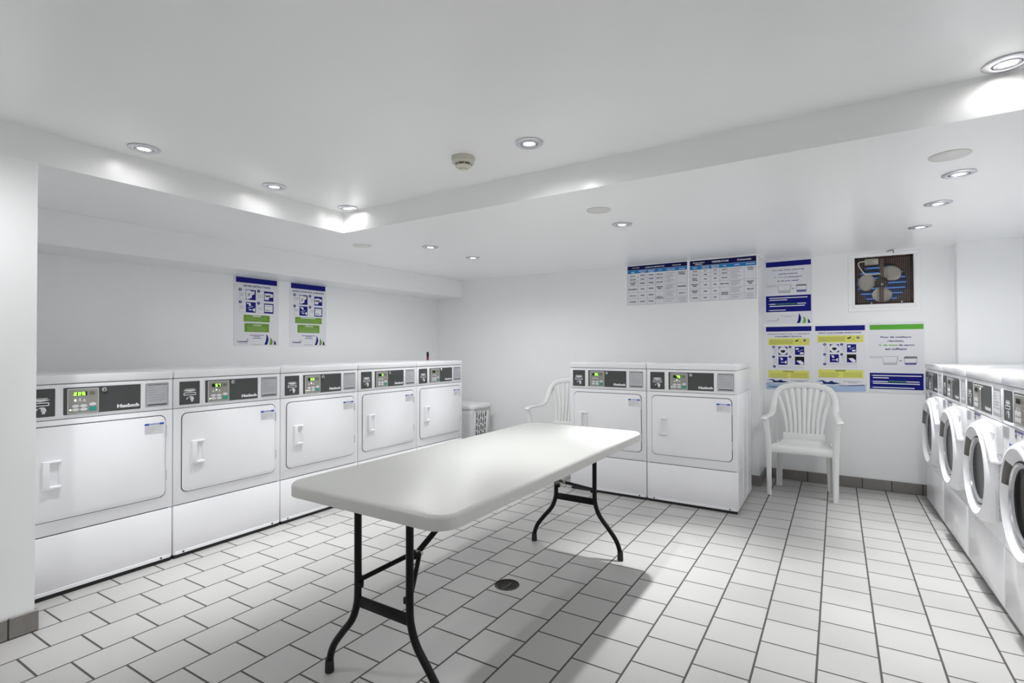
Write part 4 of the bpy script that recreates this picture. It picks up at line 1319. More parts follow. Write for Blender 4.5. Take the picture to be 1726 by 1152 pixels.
 ('table_grid', 'p', 'pale', ((-1.7997, 1.9761), (-1.7958, 1.9758), (-1.7975, 1.6638), (-1.8014, 1.664))),
 ('table_grid', 'p', 'pale', ((-1.6917, 1.9769), (-1.6879, 1.9766), (-1.6896, 1.6641), (-1.6935, 1.6643))),
 ('table_grid', 'p', 'pale', ((-1.5983, 1.9776), (-1.5945, 1.9773), (-1.5963, 1.6643), (-1.6001, 1.6645))),
 ('table_grid', 'p', 'pale', ((-1.5154, 1.9782), (-1.5117, 1.9779), (-1.5135, 1.6646), (-1.5172, 1.6648))),
 ('table_grid', 'p', 'pale', ((-1.4285, 1.9788), (-1.4248, 1.9785), (-1.4267, 1.6648), (-1.4303, 1.665))),
 ('table_grid', 'p', 'pale', ((-1.3055, 1.9797), (-1.3019, 1.9794), (-1.3039, 1.6652), (-1.3074, 1.6653))),
 ('table_grid', 'p', 'pale', ((-1.2094, 1.9804), (-1.2059, 1.9801), (-1.2079, 1.6654), (-1.2114, 1.6656))),
 ('lettering', 't', 'paper', (-1.7616, 1.9881, -1.7252, 2.0006), 'TISSU', 0),
 ('lettering', 't', 'paper', (-1.682, 1.9962, -1.6037, 2.0091), 'TEMPÉRATURE', 0),
 ('lettering', 't', 'paper', (-1.6642, 1.9802, -1.6215, 1.9929), 'LAVAGE', 0),
 ('lettering', 't', 'paper', (-1.5896, 1.9969, -1.5199, 2.0098), 'TEMPÉRATURE', 0),
 ('lettering', 't', 'paper', (-1.5793, 1.9809, -1.5303, 1.9936), 'RINÇAGE', 0),
 ('lettering', 't', 'paper', (-1.487, 1.9901, -1.4526, 2.0027), 'CYCLE', 0),
 ('lettering', 't', 'paper', (-1.4051, 1.9907, -1.3246, 2.0037), 'COMMENTAIRES', 0),
 ('lettering', 't', 'paper', (-1.2816, 1.9916, -1.2291, 2.0044), 'SÉCHEUSE', 0),
 ('lettering', 't', 'ink', (-1.7684, 1.9506, -1.7189, 1.9633), 'BLANCS', 0),
 ('lettering', 't', 'ink', (-1.7769, 1.9139, -1.711, 1.9266), 'COULEURS', 0),
 ('lettering', 't', 'ink', (-1.777, 1.8815, -1.7111, 1.8942), 'COULEURS', 0),
 ('lettering', 't', 'ink', (-1.7647, 1.8645, -1.7235, 1.8771), 'VIVES', 0),
 ('lettering', 't', 'ink', (-1.791, 1.8161, -1.6981, 1.8289), 'INFROISSABLES', 0),
 ('lettering', 't', 'ink', (-1.7777, 1.7523, -1.7118, 1.7649), 'DÉLICATS', 0),
 ('lettering', 't', 'ink', (-1.7781, 1.6897, -1.7122, 1.7022), 'LAINAGES', 0),
 ('lettering', 't', 'ink', (-1.6673, 1.9513, -1.6188, 1.964), 'CHAUDE', 0),
 ('lettering', 't', 'ink', (-1.6634, 1.9146, -1.623, 1.9272), 'TIÈDE', 0),
 ('lettering', 't', 'ink', (-1.6677, 1.8736, -1.6193, 1.8862), 'FROIDE', 0),
 ('lettering', 't', 'ink', (-1.664, 1.8168, -1.6236, 1.8293), 'TIÈDE', 0),
 ('lettering', 't', 'ink', (-1.6643, 1.7528, -1.624, 1.7653), 'TIÈDE', 0),
 ('lettering', 't', 'ink', (-1.6687, 1.69, -1.6203, 1.7025), 'FROIDE', 0),
 ('lettering', 't', 'ink', (-1.5787, 1.9519, -1.5312, 1.9646), 'FROIDE', 0),
 ('lettering', 't', 'ink', (-1.5789, 1.9151, -1.5314, 1.9278), 'FROIDE', 0),
 ('lettering', 't', 'ink', (-1.5792, 1.8741, -1.5316, 1.8867), 'FROIDE', 0),
 ('lettering', 't', 'ink', (-1.5795, 1.8172, -1.532, 1.8298), 'FROIDE', 0),
 ('lettering', 't', 'ink', (-1.5799, 1.7531, -1.5323, 1.7657), 'FROIDE', 0),
 ('lettering', 't', 'ink', (-1.5802, 1.6903, -1.5327, 1.7028), 'FROIDE', 0),
 ('lettering', 't', 'ink', (-1.5012, 1.9524, -1.439, 1.9652), 'RÉGULIER', 0),
 ('lettering', 't', 'ink', (-1.5014, 1.9156, -1.4392, 1.9284), 'RÉGULIER', 0),
 ('lettering', 't', 'ink', (-1.5017, 1.8745, -1.4394, 1.8873), 'RÉGULIER', 0),
 ('lettering', 't', 'ink', (-1.502, 1.8261, -1.4397, 1.8388), 'PRESSAGE', 0),
 ('lettering', 't', 'ink', (-1.4904, 1.8091, -1.4514, 1.8216), 'PERM.', 0),
 ('lettering', 't', 'ink', (-1.4986, 1.73, -1.4442, 1.7425), 'DÉLICAT', 0),
 ('lettering', 't', 'ink', (-1.5089, 1.7129, -1.4342, 1.7255), 'ET TRICOTS', 0),
 ('lettering', 'r', 'greytext', (-1.4132, 1.9625, -1.3246, 1.9671)),
 ('lettering', 'r', 'greytext', (-1.4133, 1.9446, -1.3454, 1.9491)),
 ('lettering', 'r', 'greytext', (-1.4134, 1.9268, -1.337, 1.9314)),
 ('lettering', 'r', 'greytext', (-1.4135, 1.9089, -1.3641, 1.9135)),
 ('lettering', 'r', 'greytext', (-1.4136, 1.8911, -1.3323, 1.8956)),
 ('lettering', 'r', 'greytext', (-1.4137, 1.8731, -1.3581, 1.8777)),
 ('lettering', 'r', 'greytext', (-1.4139, 1.8443, -1.3253, 1.8489)),
 ('lettering', 'r', 'greytext', (-1.414, 1.8304, -1.3461, 1.8349)),
 ('lettering', 'r', 'greytext', (-1.414, 1.8165, -1.3377, 1.8211)),
 ('lettering', 'r', 'greytext', (-1.4141, 1.8026, -1.3647, 1.8072)),
 ('lettering', 'r', 'greytext', (-1.4143, 1.7758, -1.3257, 1.7804)),
 ('lettering', 'r', 'greytext', (-1.4144, 1.7595, -1.3466, 1.764)),
 ('lettering', 'r', 'greytext', (-1.4145, 1.7433, -1.3381, 1.7479)),
 ('lettering', 'r', 'greytext', (-1.4147, 1.7087, -1.3261, 1.7132)),
 ('lettering', 'r', 'greytext', (-1.4148, 1.6857, -1.347, 1.6903)),
 ('lettering', 't', 'ink', (-1.2891, 1.9544, -1.2222, 1.9672), 'BLANCS ET', 0),
 ('lettering', 't', 'ink', (-1.2855, 1.9372, -1.226, 1.95), 'COULEURS', 0),
 ('lettering', 't', 'ink', (-1.295, 1.8186, -1.2181, 1.8314), 'INFROISSABLES', 0),
 ('lettering', 't', 'ink', (-1.2866, 1.7543, -1.2272, 1.767), 'DÉLICATS', 0),
 ('lettering', 'r', 'greytext', (-1.2877, 1.7125, -1.218, 1.717)),
 ('lettering', 'r', 'greytext', (-1.2878, 1.6954, -1.2181, 1.6998)),
 ('lettering', 'r', 'greytext', (-1.2879, 1.6782, -1.2182, 1.6827)),
]),
'detergent_english': dict(ax=1, val=5.434, sheet=(-0.5891, 1.4537, -0.1906, 2.0683), items=[
 ('header_band', 'r', 'navy', (-0.57, 1.9945, -0.1971, 2.043)),
 ('lettering', 't', 'navy', (-0.5151, 1.9542, -0.254, 1.9662), 'For the best cleaning', 0.25),
 ('lettering', 't', 'navy', (-0.4619, 1.9164, -0.3082, 1.9312), 'performance', 0.25),
 ('lettering', 't', 'leaf', (-0.5018, 1.8869, -0.4258, 1.9016), '¼ cup', 0.25),
 ('lettering', 't', 'navy', (-0.4184, 1.8851, -0.2691, 1.898), 'of detergent', 0.25),
 ('lettering', 't', 'navy', (-0.4715, 1.8498, -0.2985, 1.8651), 'is all you need', 0.25),
 ('diagram', 'p', 'greytext', ((-0.5592, 1.8222), (-0.3592, 1.82), (-0.3578, 1.8104), (-0.3687, 1.7436), (-0.4647, 1.7487), (-0.4704, 1.806), (-0.5587, 1.8066))),
 ('diagram', 'p', 'paper', ((-0.5568, 1.8189), (-0.3628, 1.8168), (-0.3722, 1.7472), (-0.4611, 1.7518), (-0.4673, 1.8089), (-0.5562, 1.8099))),
 ('diagram', 'p', 'lightgrey', ((-0.4615, 1.7679), (-0.37, 1.769), (-0.3722, 1.7472), (-0.4611, 1.7518))),
 ('diagram', 'p', 'greytext', ((-0.3165, 1.806), (-0.2331, 1.8054), (-0.2341, 1.7522), (-0.2413, 1.746), (-0.3097, 1.7462), (-0.3161, 1.7539))),
 ('diagram', 'p', 'paper', ((-0.3127, 1.8024), (-0.2365, 1.8023), (-0.2375, 1.7525), (-0.3111, 1.7519))),
 ('diagram', 'p', 'slate', ((-0.313, 1.7672), (-0.2368, 1.7674), (-0.2375, 1.7525), (-0.2413, 1.7487), (-0.3082, 1.7494), (-0.3125, 1.7554))),
 ('diagram', 'p', 'darkgrey', ((-0.3224, 1.8047), (-0.315, 1.8176), (-0.2364, 1.8163), (-0.2313, 1.8036))),
 ('diagram', 't', 'ink', (-0.3542, 1.7765, -0.3323, 1.7858), 'or', 0),
 ('notice_box', 'r', 'navy', (-0.572, 1.5676, -0.1996, 1.7199)),
 ('notice_box', 'r', 'paper', (-0.55, 1.698, -0.5441, 1.7018)),
 ('notice_box', 'r', 'paper', (-0.5397, 1.694, -0.2273, 1.7026)),
 ('notice_box', 'r', 'paper', (-0.5413, 1.6757, -0.3923, 1.6837)),
 ('notice_box', 'r', 'paper', (-0.5513, 1.6399, -0.5454, 1.6439)),
 ('notice_box', 'r', 'paper', (-0.5402, 1.6374, -0.4904, 1.6453)),
 ('notice_box', 'r', 'paper', (-0.3094, 1.6374, -0.2401, 1.6458)),
 ('notice_box', 'r', 'paper', (-0.5418, 1.6179, -0.2485, 1.6264)),
 ('notice_box', 'r', 'paper', (-0.5509, 1.5832, -0.545, 1.5872)),
 ('notice_box', 'r', 'paper', (-0.5406, 1.58, -0.4044, 1.5873)),
 ('notice_box', 't', 'leaf', (-0.4817, 1.636, -0.3135, 1.6457), 'POWDER DETERGENT', 0.25),
 ('lettering', 'r', 'greytext', (-0.4493, 1.527, -0.3243, 1.5298)),
 ('lettering', 'r', 'greytext', (-0.4135, 1.5182, -0.3553, 1.5211)),
 ('logo', 't', 'greytext', (-0.5614, 1.4814, -0.4669, 1.4906), 'Coinamatic', 0),
 ('logo', 'c', 'greytext', (-0.4689, 1.4995, 0.0078)),
 ('logo', 'c', 'paper', (-0.4689, 1.4991, 0.0035)),
 ('logo', 'p', 'navy', ((-0.2989, 1.5509), (-0.2852, 1.528), (-0.2798, 1.5056), (-0.2828, 1.4802), (-0.2899, 1.4587), (-0.3172, 1.4582), (-0.305, 1.484), (-0.3, 1.5222))),
 ('logo', 'p', 'leaf', ((-0.2617, 1.524), (-0.2467, 1.5045), (-0.2405, 1.4821), (-0.2443, 1.4584), (-0.2691, 1.4581), (-0.2606, 1.4859))),
 ('logo', 'p', 'navy', ((-0.2256, 1.4981), (-0.2112, 1.4796), (-0.2059, 1.4583), (-0.2251, 1.4576))),
]),
'detergent_french': dict(ax=1, val=5.434, sheet=(0.2265, 0.8391, 0.6109, 1.4454), items=[
 ('header_band', 'r', 'leaf', (0.2392, 1.3835, 0.6072, 1.4264)),
 ('lettering', 't', 'navytext', (0.3155, 1.3111, 0.5263, 1.3266), 'Pour de meilleurs', 0.25),
 ('lettering', 't', 'navytext', (0.3652, 1.2761, 0.4775, 1.2933), 'résultats,', 0.25),
 ('lettering', 't', 'leaf', (0.3008, 1.243, 0.4318, 1.2596), '¼ de tasse', 0.25),
 ('lettering', 't', 'navytext', (0.4398, 1.2425, 0.5452, 1.259), 'de savon', 0.25),
 ('lettering', 't', 'navytext', (0.3474, 1.2083, 0.4958, 1.2265), 'est suffisant', 0.25),
 ('diagram', 'p', 'greytext', ((0.2393, 1.1535), (0.4354, 1.1549), (0.4352, 1.135), (0.4256, 1.0819), (0.3355, 1.0804), (0.3267, 1.1397), (0.2391, 1.1389))),
 ('diagram', 'p', 'paper', ((0.2416, 1.15), (0.4317, 1.1514), (0.4229, 1.0858), (0.3384, 1.0845), (0.3295, 1.1432), (0.2416, 1.1424))),
 ('diagram', 'p', 'lightgrey', ((0.3357, 1.1012), (0.4258, 1.1035), (0.4229, 1.0858), (0.3384, 1.0845))),
 ('diagram', 'p', 'greytext', ((0.477, 1.1439), (0.5619, 1.1446), (0.5614, 1.0942), (0.5538, 1.0828), (0.4846, 1.0817), (0.4766, 1.0929))),
 ('diagram', 'p', 'paper', ((0.4806, 1.1371), (0.5587, 1.1378), (0.5583, 1.0941), (0.4802, 1.093))),
 ('diagram', 'p', 'slate', ((0.4811, 1.0998), (0.5584, 1.102), (0.5583, 1.0913), (0.5525, 1.0862), (0.4855, 1.0851), (0.4811, 1.0901))),
 ('diagram', 'p', 'darkgrey', ((0.4724, 1.1353), (0.4798, 1.1541), (0.5611, 1.1547), (0.5662, 1.1379))),
 ('diagram', 't', 'ink', (0.4432, 1.1117, 0.4624, 1.1222), 'or', 0),
 ('notice_box', 'r', 'navy', (0.2366, 0.8721, 0.6037, 1.0107)),
 ('notice_box', 'r', 'paper', (0.2498, 0.9867, 0.2545, 0.9912)),
 ('notice_box', 'r', 'paper', (0.2579, 0.9845, 0.5904, 0.9927)),
 ('notice_box', 'r', 'paper', (0.2591, 0.9653, 0.3694, 0.9734)),
 ('notice_box', 'r', 'paper', (0.2493, 0.9349, 0.2541, 0.9395)),
 ('notice_box', 'r', 'paper', (0.2588, 0.9329, 0.3645, 0.941)),
 ('notice_box', 'r', 'paper', (0.4878, 0.9353, 0.5767, 0.9432)),
 ('notice_box', 'r', 'paper', (0.2587, 0.9172, 0.5788, 0.9253)),
 ('notice_box', 'r', 'paper', (0.2489, 0.8849, 0.2537, 0.8895)),
 ('notice_box', 'r', 'paper', (0.2584, 0.8817, 0.5432, 0.8898)),
 ('notice_box', 't', 'leaf', (0.3682, 0.9331, 0.4843, 0.9461), 'SAVON EN POUDRE', 0.25),
]),
'washer_french': dict(ax=1, val=5.434, sheet=(-0.5889, 0.8444, -0.1845, 1.4361), items=[
 ('header_band', 'r', 'navy', (-0.5739, 1.3823, -0.1982, 1.4274)),
 ('lettering', 't', 'navytext', (-0.5572, 1.3535, -0.2159, 1.3642), 'INSTRUCTIONS POUR LA LAVEUSE À', 0),
 ('lettering', 't', 'navytext', (-0.5003, 1.3272, -0.2734, 1.3404), 'CHARGEMENT FRONTAL', 0),
 ('notice_box', 'r', 'yellow', (-0.5535, 1.2535, -0.2152, 1.317)),
 ('notice_box', 'r', 'olive', (-0.5421, 1.2986, -0.3472, 1.3024)),
 ('notice_box', 'r', 'olive', (-0.5422, 1.2899, -0.3473, 1.2937)),
 ('notice_box', 'r', 'olive', (-0.5422, 1.2814, -0.3474, 1.2853)),
 ('notice_box', 'r', 'olive', (-0.5423, 1.2729, -0.3474, 1.2767)),
 ('notice_box', 'r', 'olive', (-0.5424, 1.2643, -0.3475, 1.2681)),
 ('notice_box', 'p', 'ink', ((-0.3339, 1.2933), (-0.3004, 1.3069), (-0.3072, 1.2901), (-0.3272, 1.2842))),
 ('notice_box', 'r', 'slate', (-0.264, 1.2865, -0.2444, 1.3047)),
 ('notice_box', 't', 'olive', (-0.2973, 1.2779, -0.2773, 1.2868), 'OR', 0),
 ('diagram', 'r', 'pale', (-0.514, 1.1585, -0.4694, 1.2402)),
 ('diagram', 'r', 'paper', (-0.5118, 1.161, -0.4694, 1.237)),
 ('diagram', 'r', 'navy', (-0.4688, 1.1615, -0.3939, 1.2388)),
 ('diagram', 'r', 'greytext', (-0.5085, 1.2151, -0.4802, 1.2183)),
 ('diagram', 'r', 'greytext', (-0.5086, 1.2011, -0.4803, 1.2044)),
 ('diagram', 'r', 'greytext', (-0.5087, 1.1872, -0.4804, 1.1903)),
 ('diagram', 'r', 'greytext', (-0.5088, 1.1733, -0.4805, 1.1765)),
 ('diagram', 'c', 'paper', (-0.4312, 1.2, 0.0374)),
 ('diagram', 'p', 'black', ((-0.4538, 1.2038), (-0.4236, 1.2077), (-0.4086, 1.2), (-0.4238, 1.1806), (-0.4426, 1.1845))),
 ('diagram', 'r', 'pale', (-0.3768, 1.1593, -0.3335, 1.2398)),
 ('diagram', 'r', 'paper', (-0.3746, 1.1618, -0.3334, 1.2367)),
 ('diagram', 'r', 'navy', (-0.3328, 1.1623, -0.2576, 1.2384)),
 ('diagram', 'r', 'greytext', (-0.3714, 1.215, -0.3439, 1.2181)),
 ('diagram', 'r', 'greytext', (-0.3715, 1.2014, -0.3441, 1.2045)),
 ('diagram', 'r', 'greytext', (-0.3716, 1.1876, -0.3442, 1.1907)),
 ('diagram', 'r', 'greytext', (-0.3717, 1.1739, -0.3443, 1.1771)),
 ('diagram', 'r', 'paper', (-0.3253, 1.2093, -0.3026, 1.2269)),
 ('diagram', 'r', 'paper', (-0.2914, 1.1698, -0.2628, 1.1865)),
 ('diagram', 'p', 'paper', ((-0.3103, 1.194), (-0.2685, 1.2116), (-0.2685, 1.2078), (-0.3103, 1.1902))),
 ('diagram', 'r', 'pale', (-0.5147, 1.0649, -0.4701, 1.1461)),
 ('diagram', 'r', 'paper', (-0.5125, 1.0674, -0.4701, 1.143)),
 ('diagram', 'r', 'navy', (-0.4695, 1.0687, -0.3947, 1.1452)),
 ('diagram', 'r', 'greytext', (-0.5092, 1.1213, -0.4809, 1.1245)),
 ('diagram', 'r', 'greytext', (-0.5093, 1.1072, -0.481, 1.1104)),
 ('diagram', 'r', 'greytext', (-0.5095, 1.0934, -0.4811, 1.0964)),
 ('diagram', 'r', 'greytext', (-0.5096, 1.0794, -0.4812, 1.0826)),
 ('diagram', 'p', 'paper', ((-0.4619, 1.1359), (-0.4355, 1.1339), (-0.4318, 1.1145), (-0.447, 1.1105), (-0.4507, 1.126))),
 ('diagram', 'r', 'paper', (-0.4486, 1.0883, -0.426, 1.0957)),
 ('diagram', 'p', 'paper', ((-0.4245, 1.0929), (-0.4018, 1.111), (-0.4021, 1.0763))),
 ('diagram', 'r', 'pale', (-0.3775, 1.0671, -0.3342, 1.1472)),
 ('diagram', 'r', 'paper', (-0.3753, 1.0696, -0.3342, 1.144)),
 ('diagram', 'r', 'navy', (-0.3336, 1.0709, -0.2583, 1.1462)),
 ('diagram', 'r', 'greytext', (-0.3721, 1.1226, -0.3447, 1.1258)),
 ('diagram', 'r', 'greytext', (-0.3722, 1.1089, -0.3448, 1.112)),
 ('diagram', 'r', 'greytext', (-0.3724, 1.0951, -0.3449, 1.0983)),
 ('diagram', 'r', 'greytext', (-0.3725, 1.0814, -0.345, 1.0846)),
 ('diagram', 'r', 'black', (-0.3336, 1.1088, -0.258, 1.1462)),
 ('diagram', 'p', 'paper', ((-0.3224, 1.1081), (-0.2882, 1.1123), (-0.2619, 1.0898), (-0.2658, 1.073), (-0.2885, 1.0742), (-0.3111, 1.0967))),
 ('diagram', 'r', 'pale', (-0.4955, 1.0276, -0.263, 1.0582)),
 ('diagram', 'r', 'paper', (-0.4927, 1.0306, -0.2656, 1.055)),
 ('diagram', 'r', 'greytext', (-0.4787, 1.043, -0.2736, 1.0461)),
 ('diagram', 'c', 'navy', (-0.5095, 1.2358, 0.0121)),
 ('diagram', 't', 'paper', (-0.5124, 1.2301, -0.5066, 1.2415), '1', 0),
 ('diagram', 'c', 'navy', (-0.3724, 1.2354, 0.0119)),
 ('diagram', 't', 'paper', (-0.3752, 1.2298, -0.3696, 1.241), '2', 0),
 ('diagram', 'c', 'navy', (-0.5102, 1.143, 0.0121)),
 ('diagram', 't', 'paper', (-0.5131, 1.1373, -0.5073, 1.1487), '3', 0),
 ('diagram', 'c', 'navy', (-0.3731, 1.1441, 0.0119)),
 ('diagram', 't', 'paper', (-0.3759, 1.1384, -0.3703, 1.1497), '4', 0),
 ('diagram', 'c', 'navy', (-0.5041, 1.0517, 0.0121)),
 ('diagram', 't', 'paper', (-0.507, 1.0459, -0.5012, 1.0574), '5', 0),
 ('notice_box', 'r', 'yellow', (-0.5557, 0.9444, -0.2176, 1.0169)),
 ('notice_box', 't', 'ink', (-0.4341, 0.9988, -0.3466, 1.0133), 'ATTENTION!', 0),
 ('notice_box', 'r', 'olive', (-0.5388, 0.9841, -0.4004, 0.9878)),
 ('notice_box', 'r', 'olive', (-0.3665, 0.9883, -0.2332, 0.992)),
 ('notice_box', 'r', 'olive', (-0.5389, 0.9725, -0.4004, 0.9763)),
 ('notice_box', 'r', 'olive', (-0.3666, 0.977, -0.2333, 0.9808)),
 ('notice_box', 'r', 'olive', (-0.5389, 0.961, -0.4005, 0.9648)),
 ('notice_box', 'r', 'olive', (-0.3667, 0.9657, -0.2334, 0.9696)),
 ('notice_box', 'r', 'olive', (-0.539, 0.9495, -0.4006, 0.9533)),
 ('notice_box', 'r', 'olive', (-0.3668, 0.9545, -0.2335, 0.9582)),
 ('picture', 'p', 'paleblue', ((-0.5739, 0.8894), (-0.4584, 0.8935), (-0.3458, 0.8909), (-0.1999, 0.9027), (-0.2003, 0.8511), (-0.5743, 0.8357))),
 ('picture', 'p', 'water', ((-0.5737, 0.9217), (-0.527, 0.9329), (-0.4963, 0.9242), (-0.5271, 0.9213))),
 ('picture', 'p', 'deepwater', ((-0.5271, 0.9251), (-0.4811, 0.9169), (-0.4505, 0.9295), (-0.4355, 0.9184), (-0.3829, 0.9106), (-0.4356, 0.9011), (-0.4736, 0.9017), (-0.5119, 0.9014))),
 ('picture', 'p', 'deepwater', ((-0.413, 0.898), (-0.3458, 0.8947), (-0.1999, 0.9055), (-0.2179, 0.8974), (-0.3273, 0.8906), (-0.383, 0.8914))),
 ('picture', 'p', 'water', ((-0.5739, 0.8943), (-0.5118, 0.9033), (-0.5119, 0.8994), (-0.5739, 0.8894))),
 ('lettering', 'r', 'greytext', (-0.3654, 0.9233, -0.2327, 0.9283)),
 ('lettering', 'r', 'greytext', (-0.3272, 0.9131, -0.2649, 0.9181)),
 ('logo', 't', 'deepwater', (-0.5541, 0.8531, -0.4603, 0.8707), 'Coinamatic', 0),
]),
'washer_english': dict(ax=1, val=5.434, sheet=(-0.1792, 0.835, 0.2187, 1.4383), items=[
 ('header_band', 'r', 'navy', (-0.1687, 1.3815, 0.2052, 1.4258)),
 ('lettering', 't', 'navytext', (-0.143, 1.355, 0.1774, 1.3674), 'FRONT LOAD WASHER INSTRUCTIONS', 0),
 ('notice_box', 'r', 'yellow', (-0.1526, 1.2762, 0.1936, 1.3386)),
 ('notice_box', 'r', 'olive', (-0.1422, 1.3205, 0.0587, 1.324)),
 ('notice_box', 'r', 'olive', (-0.1423, 1.3122, 0.0586, 1.3158)),
 ('notice_box', 'r', 'olive', (-0.1424, 1.3038, 0.0585, 1.3075)),
 ('notice_box', 'r', 'olive', (-0.1424, 1.2956, 0.0585, 1.2992)),
 ('notice_box', 'r', 'olive', (-0.1425, 1.2873, 0.0584, 1.291)),
 ('notice_box', 'p', 'ink', ((0.0724, 1.315), (0.1066, 1.3279), (0.0997, 1.3117), (0.0791, 1.3062))),
 ('notice_box', 'r', 'slate', (0.1438, 1.3081, 0.1638, 1.3257)),
 ('notice_box', 't', 'olive', (0.1098, 1.3, 0.1302, 1.3085), 'OR', 0),
 ('diagram', 'r', 'pale', (-0.0984, 1.185, -0.0578, 1.2614)),
 ('diagram', 'r', 'paper', (-0.0964, 1.1875, -0.0578, 1.2583)),
 ('diagram', 'r', 'navy', (-0.0572, 1.1877, 0.0125, 1.2599)),
 ('diagram', 'r', 'greytext', (-0.0935, 1.2373, -0.0677, 1.2403)),
 ('diagram', 'r', 'greytext', (-0.0936, 1.224, -0.0678, 1.227)),
 ('diagram', 'r', 'greytext', (-0.0937, 1.2107, -0.0679, 1.2137)),
 ('diagram', 'r', 'greytext', (-0.0938, 1.1974, -0.068, 1.2005)),
 ('diagram', 'c', 'paper', (-0.0222, 1.2236, 0.0365)),
 ('diagram', 'p', 'black', ((-0.0433, 1.2273), (-0.0151, 1.2308), (-0.0012, 1.2236), (-0.0154, 1.2056), (-0.0329, 1.2092))),
 ('diagram', 'r', 'pale', (0.0317, 1.1855, 0.0711, 1.2606)),
 ('diagram', 'r', 'paper', (0.0337, 1.1878, 0.0711, 1.2576)),
 ('diagram', 'r', 'navy', (0.0717, 1.188, 0.1408, 1.2592)),
 ('diagram', 'r', 'greytext', (0.0365, 1.2369, 0.0616, 1.2399)),
 ('diagram', 'r', 'greytext', (0.0364, 1.2239, 0.0615, 1.2269)),
 ('diagram', 'r', 'greytext', (0.0363, 1.2107, 0.0614, 1.2137)),
 ('diagram', 'r', 'greytext', (0.0362, 1.1976, 0.0612, 1.2006)),
 ('diagram', 'r', 'paper', (0.0787, 1.232, 0.0995, 1.2485)),
 ('diagram', 'r', 'paper', (0.1098, 1.1951, 0.136, 1.2107)),
 ('diagram', 'p', 'paper', ((0.0924, 1.2178), (0.1308, 1.2341), (0.1308, 1.2305), (0.0924, 1.2142))),
 ('diagram', 'r', 'pale', (-0.0992, 1.0945, -0.0586, 1.1703)),
 ('diagram', 'r', 'paper', (-0.0971, 1.0969, -0.0585, 1.1673)),
 ('diagram', 'r', 'navy', (-0.0579, 1.0978, 0.0117, 1.1693)),
 ('diagram', 'r', 'greytext', (-0.0942, 1.1465, -0.0684, 1.1495)),
 ('diagram', 'r', 'greytext', (-0.0943, 1.1332, -0.0685, 1.1362)),
 ('diagram', 'r', 'greytext', (-0.0944, 1.1199, -0.0686, 1.1229)),
 ('diagram', 'r', 'greytext', (-0.0945, 1.1065, -0.0687, 1.1096)),
 ('diagram', 'p', 'paper', ((-0.0509, 1.1607), (-0.0263, 1.1587), (-0.0229, 1.1407), (-0.037, 1.1369), (-0.0404, 1.1513))),
 ('diagram', 'r', 'paper', (-0.0385, 1.1162, -0.0175, 1.1232)),
 ('diagram', 'p', 'paper', ((-0.0161, 1.1205), (0.0051, 1.1373), (0.0048, 1.1049))),
 ('diagram', 'r', 'pale', (0.031, 1.0951, 0.0703, 1.171)),
 ('diagram', 'r', 'paper', (0.0329, 1.0974, 0.0704, 1.168)),
 ('diagram', 'r', 'navy', (0.071, 1.0984, 0.14, 1.17)),
 ('diagram', 'r', 'greytext', (0.0358, 1.1475, 0.0608, 1.1505)),
 ('diagram', 'r', 'greytext', (0.0357, 1.1344, 0.0607, 1.1374)),
 ('diagram', 'r', 'greytext', (0.0356, 1.1212, 0.0606, 1.1242)),
 ('diagram', 'r', 'greytext', (0.0355, 1.1081, 0.0605, 1.1111)),
 ('diagram', 'r', 'black', (0.071, 1.1344, 0.1403, 1.17)),
 ('diagram', 'p', 'paper', ((0.0812, 1.1338), (0.1126, 1.1377), (0.1367, 1.1163), (0.1331, 1.1005), (0.1123, 1.1016), (0.0916, 1.1231))),
 ('diagram', 'r', 'pale', (-0.0983, 1.0554, 0.1431, 1.0903)),
 ('diagram', 'r', 'paper', (-0.0957, 1.0583, 0.1406, 1.0873)),
 ('diagram', 'r', 'greytext', (-0.0829, 1.0756, 0.1335, 1.0786)),
 ('diagram', 'c', 'navy', (-0.0954, 1.2583, 0.0115)),
 ('diagram', 't', 'paper', (-0.098, 1.2529, -0.0927, 1.2638), '1', 0),
 ('diagram', 'c', 'navy', (0.0332, 1.2576, 0.0113)),
 ('diagram', 't', 'paper', (0.0306, 1.2523, 0.0357, 1.263), '2', 0),
 ('diagram', 'c', 'navy', (-0.0961, 1.1679, 0.0115)),
 ('diagram', 't', 'paper', (-0.0987, 1.1625, -0.0935, 1.1734), '3', 0),
 ('diagram', 'c', 'navy', (0.0324, 1.1686, 0.0114)),
 ('diagram', 't', 'paper', (0.0299, 1.1632, 0.035, 1.174), '4', 0),
 ('diagram', 'c', 'navy', (-0.0968, 1.0812, 0.0115)),
 ('diagram', 't', 'paper', (-0.0994, 1.0757, -0.0942, 1.0867), '5', 0),
 ('notice_box', 'r', 'yellow', (-0.1467, 0.9608, 0.1909, 1.0317)),
 ('notice_box', 't', 'ink', (-0.0179, 1.0145, 0.0588, 1.0318), 'CAUTION!', 0),
 ('notice_box', 'r', 'olive', (-0.1313, 0.9995, 0.0086, 1.0031)),
 ('notice_box', 'r', 'olive', (0.0424, 1.0037, 0.1768, 1.0073)),
 ('notice_box', 'r', 'olive', (-0.1314, 0.9883, 0.0085, 0.9919)),
 ('notice_box', 'r', 'olive', (0.0423, 0.9928, 0.1767, 0.9964)),
 ('notice_box', 'r', 'olive', (-0.1314, 0.977, 0.0084, 0.9808)),
 ('notice_box', 'r', 'olive', (0.0422, 0.9817, 0.1766, 0.9853)),
 ('notice_box', 'r', 'olive', (-0.1315, 0.9658, 0.0083, 0.9694)),
 ('notice_box', 'r', 'olive', (0.0421, 0.9707, 0.1765, 0.9743)),
 ('picture', 'p', 'paleblue', ((-0.1678, 0.8876), (-0.0518, 0.8919), (0.0611, 0.8887), (0.2073, 0.9016), (0.2068, 0.8444), (-0.1683, 0.8278))),
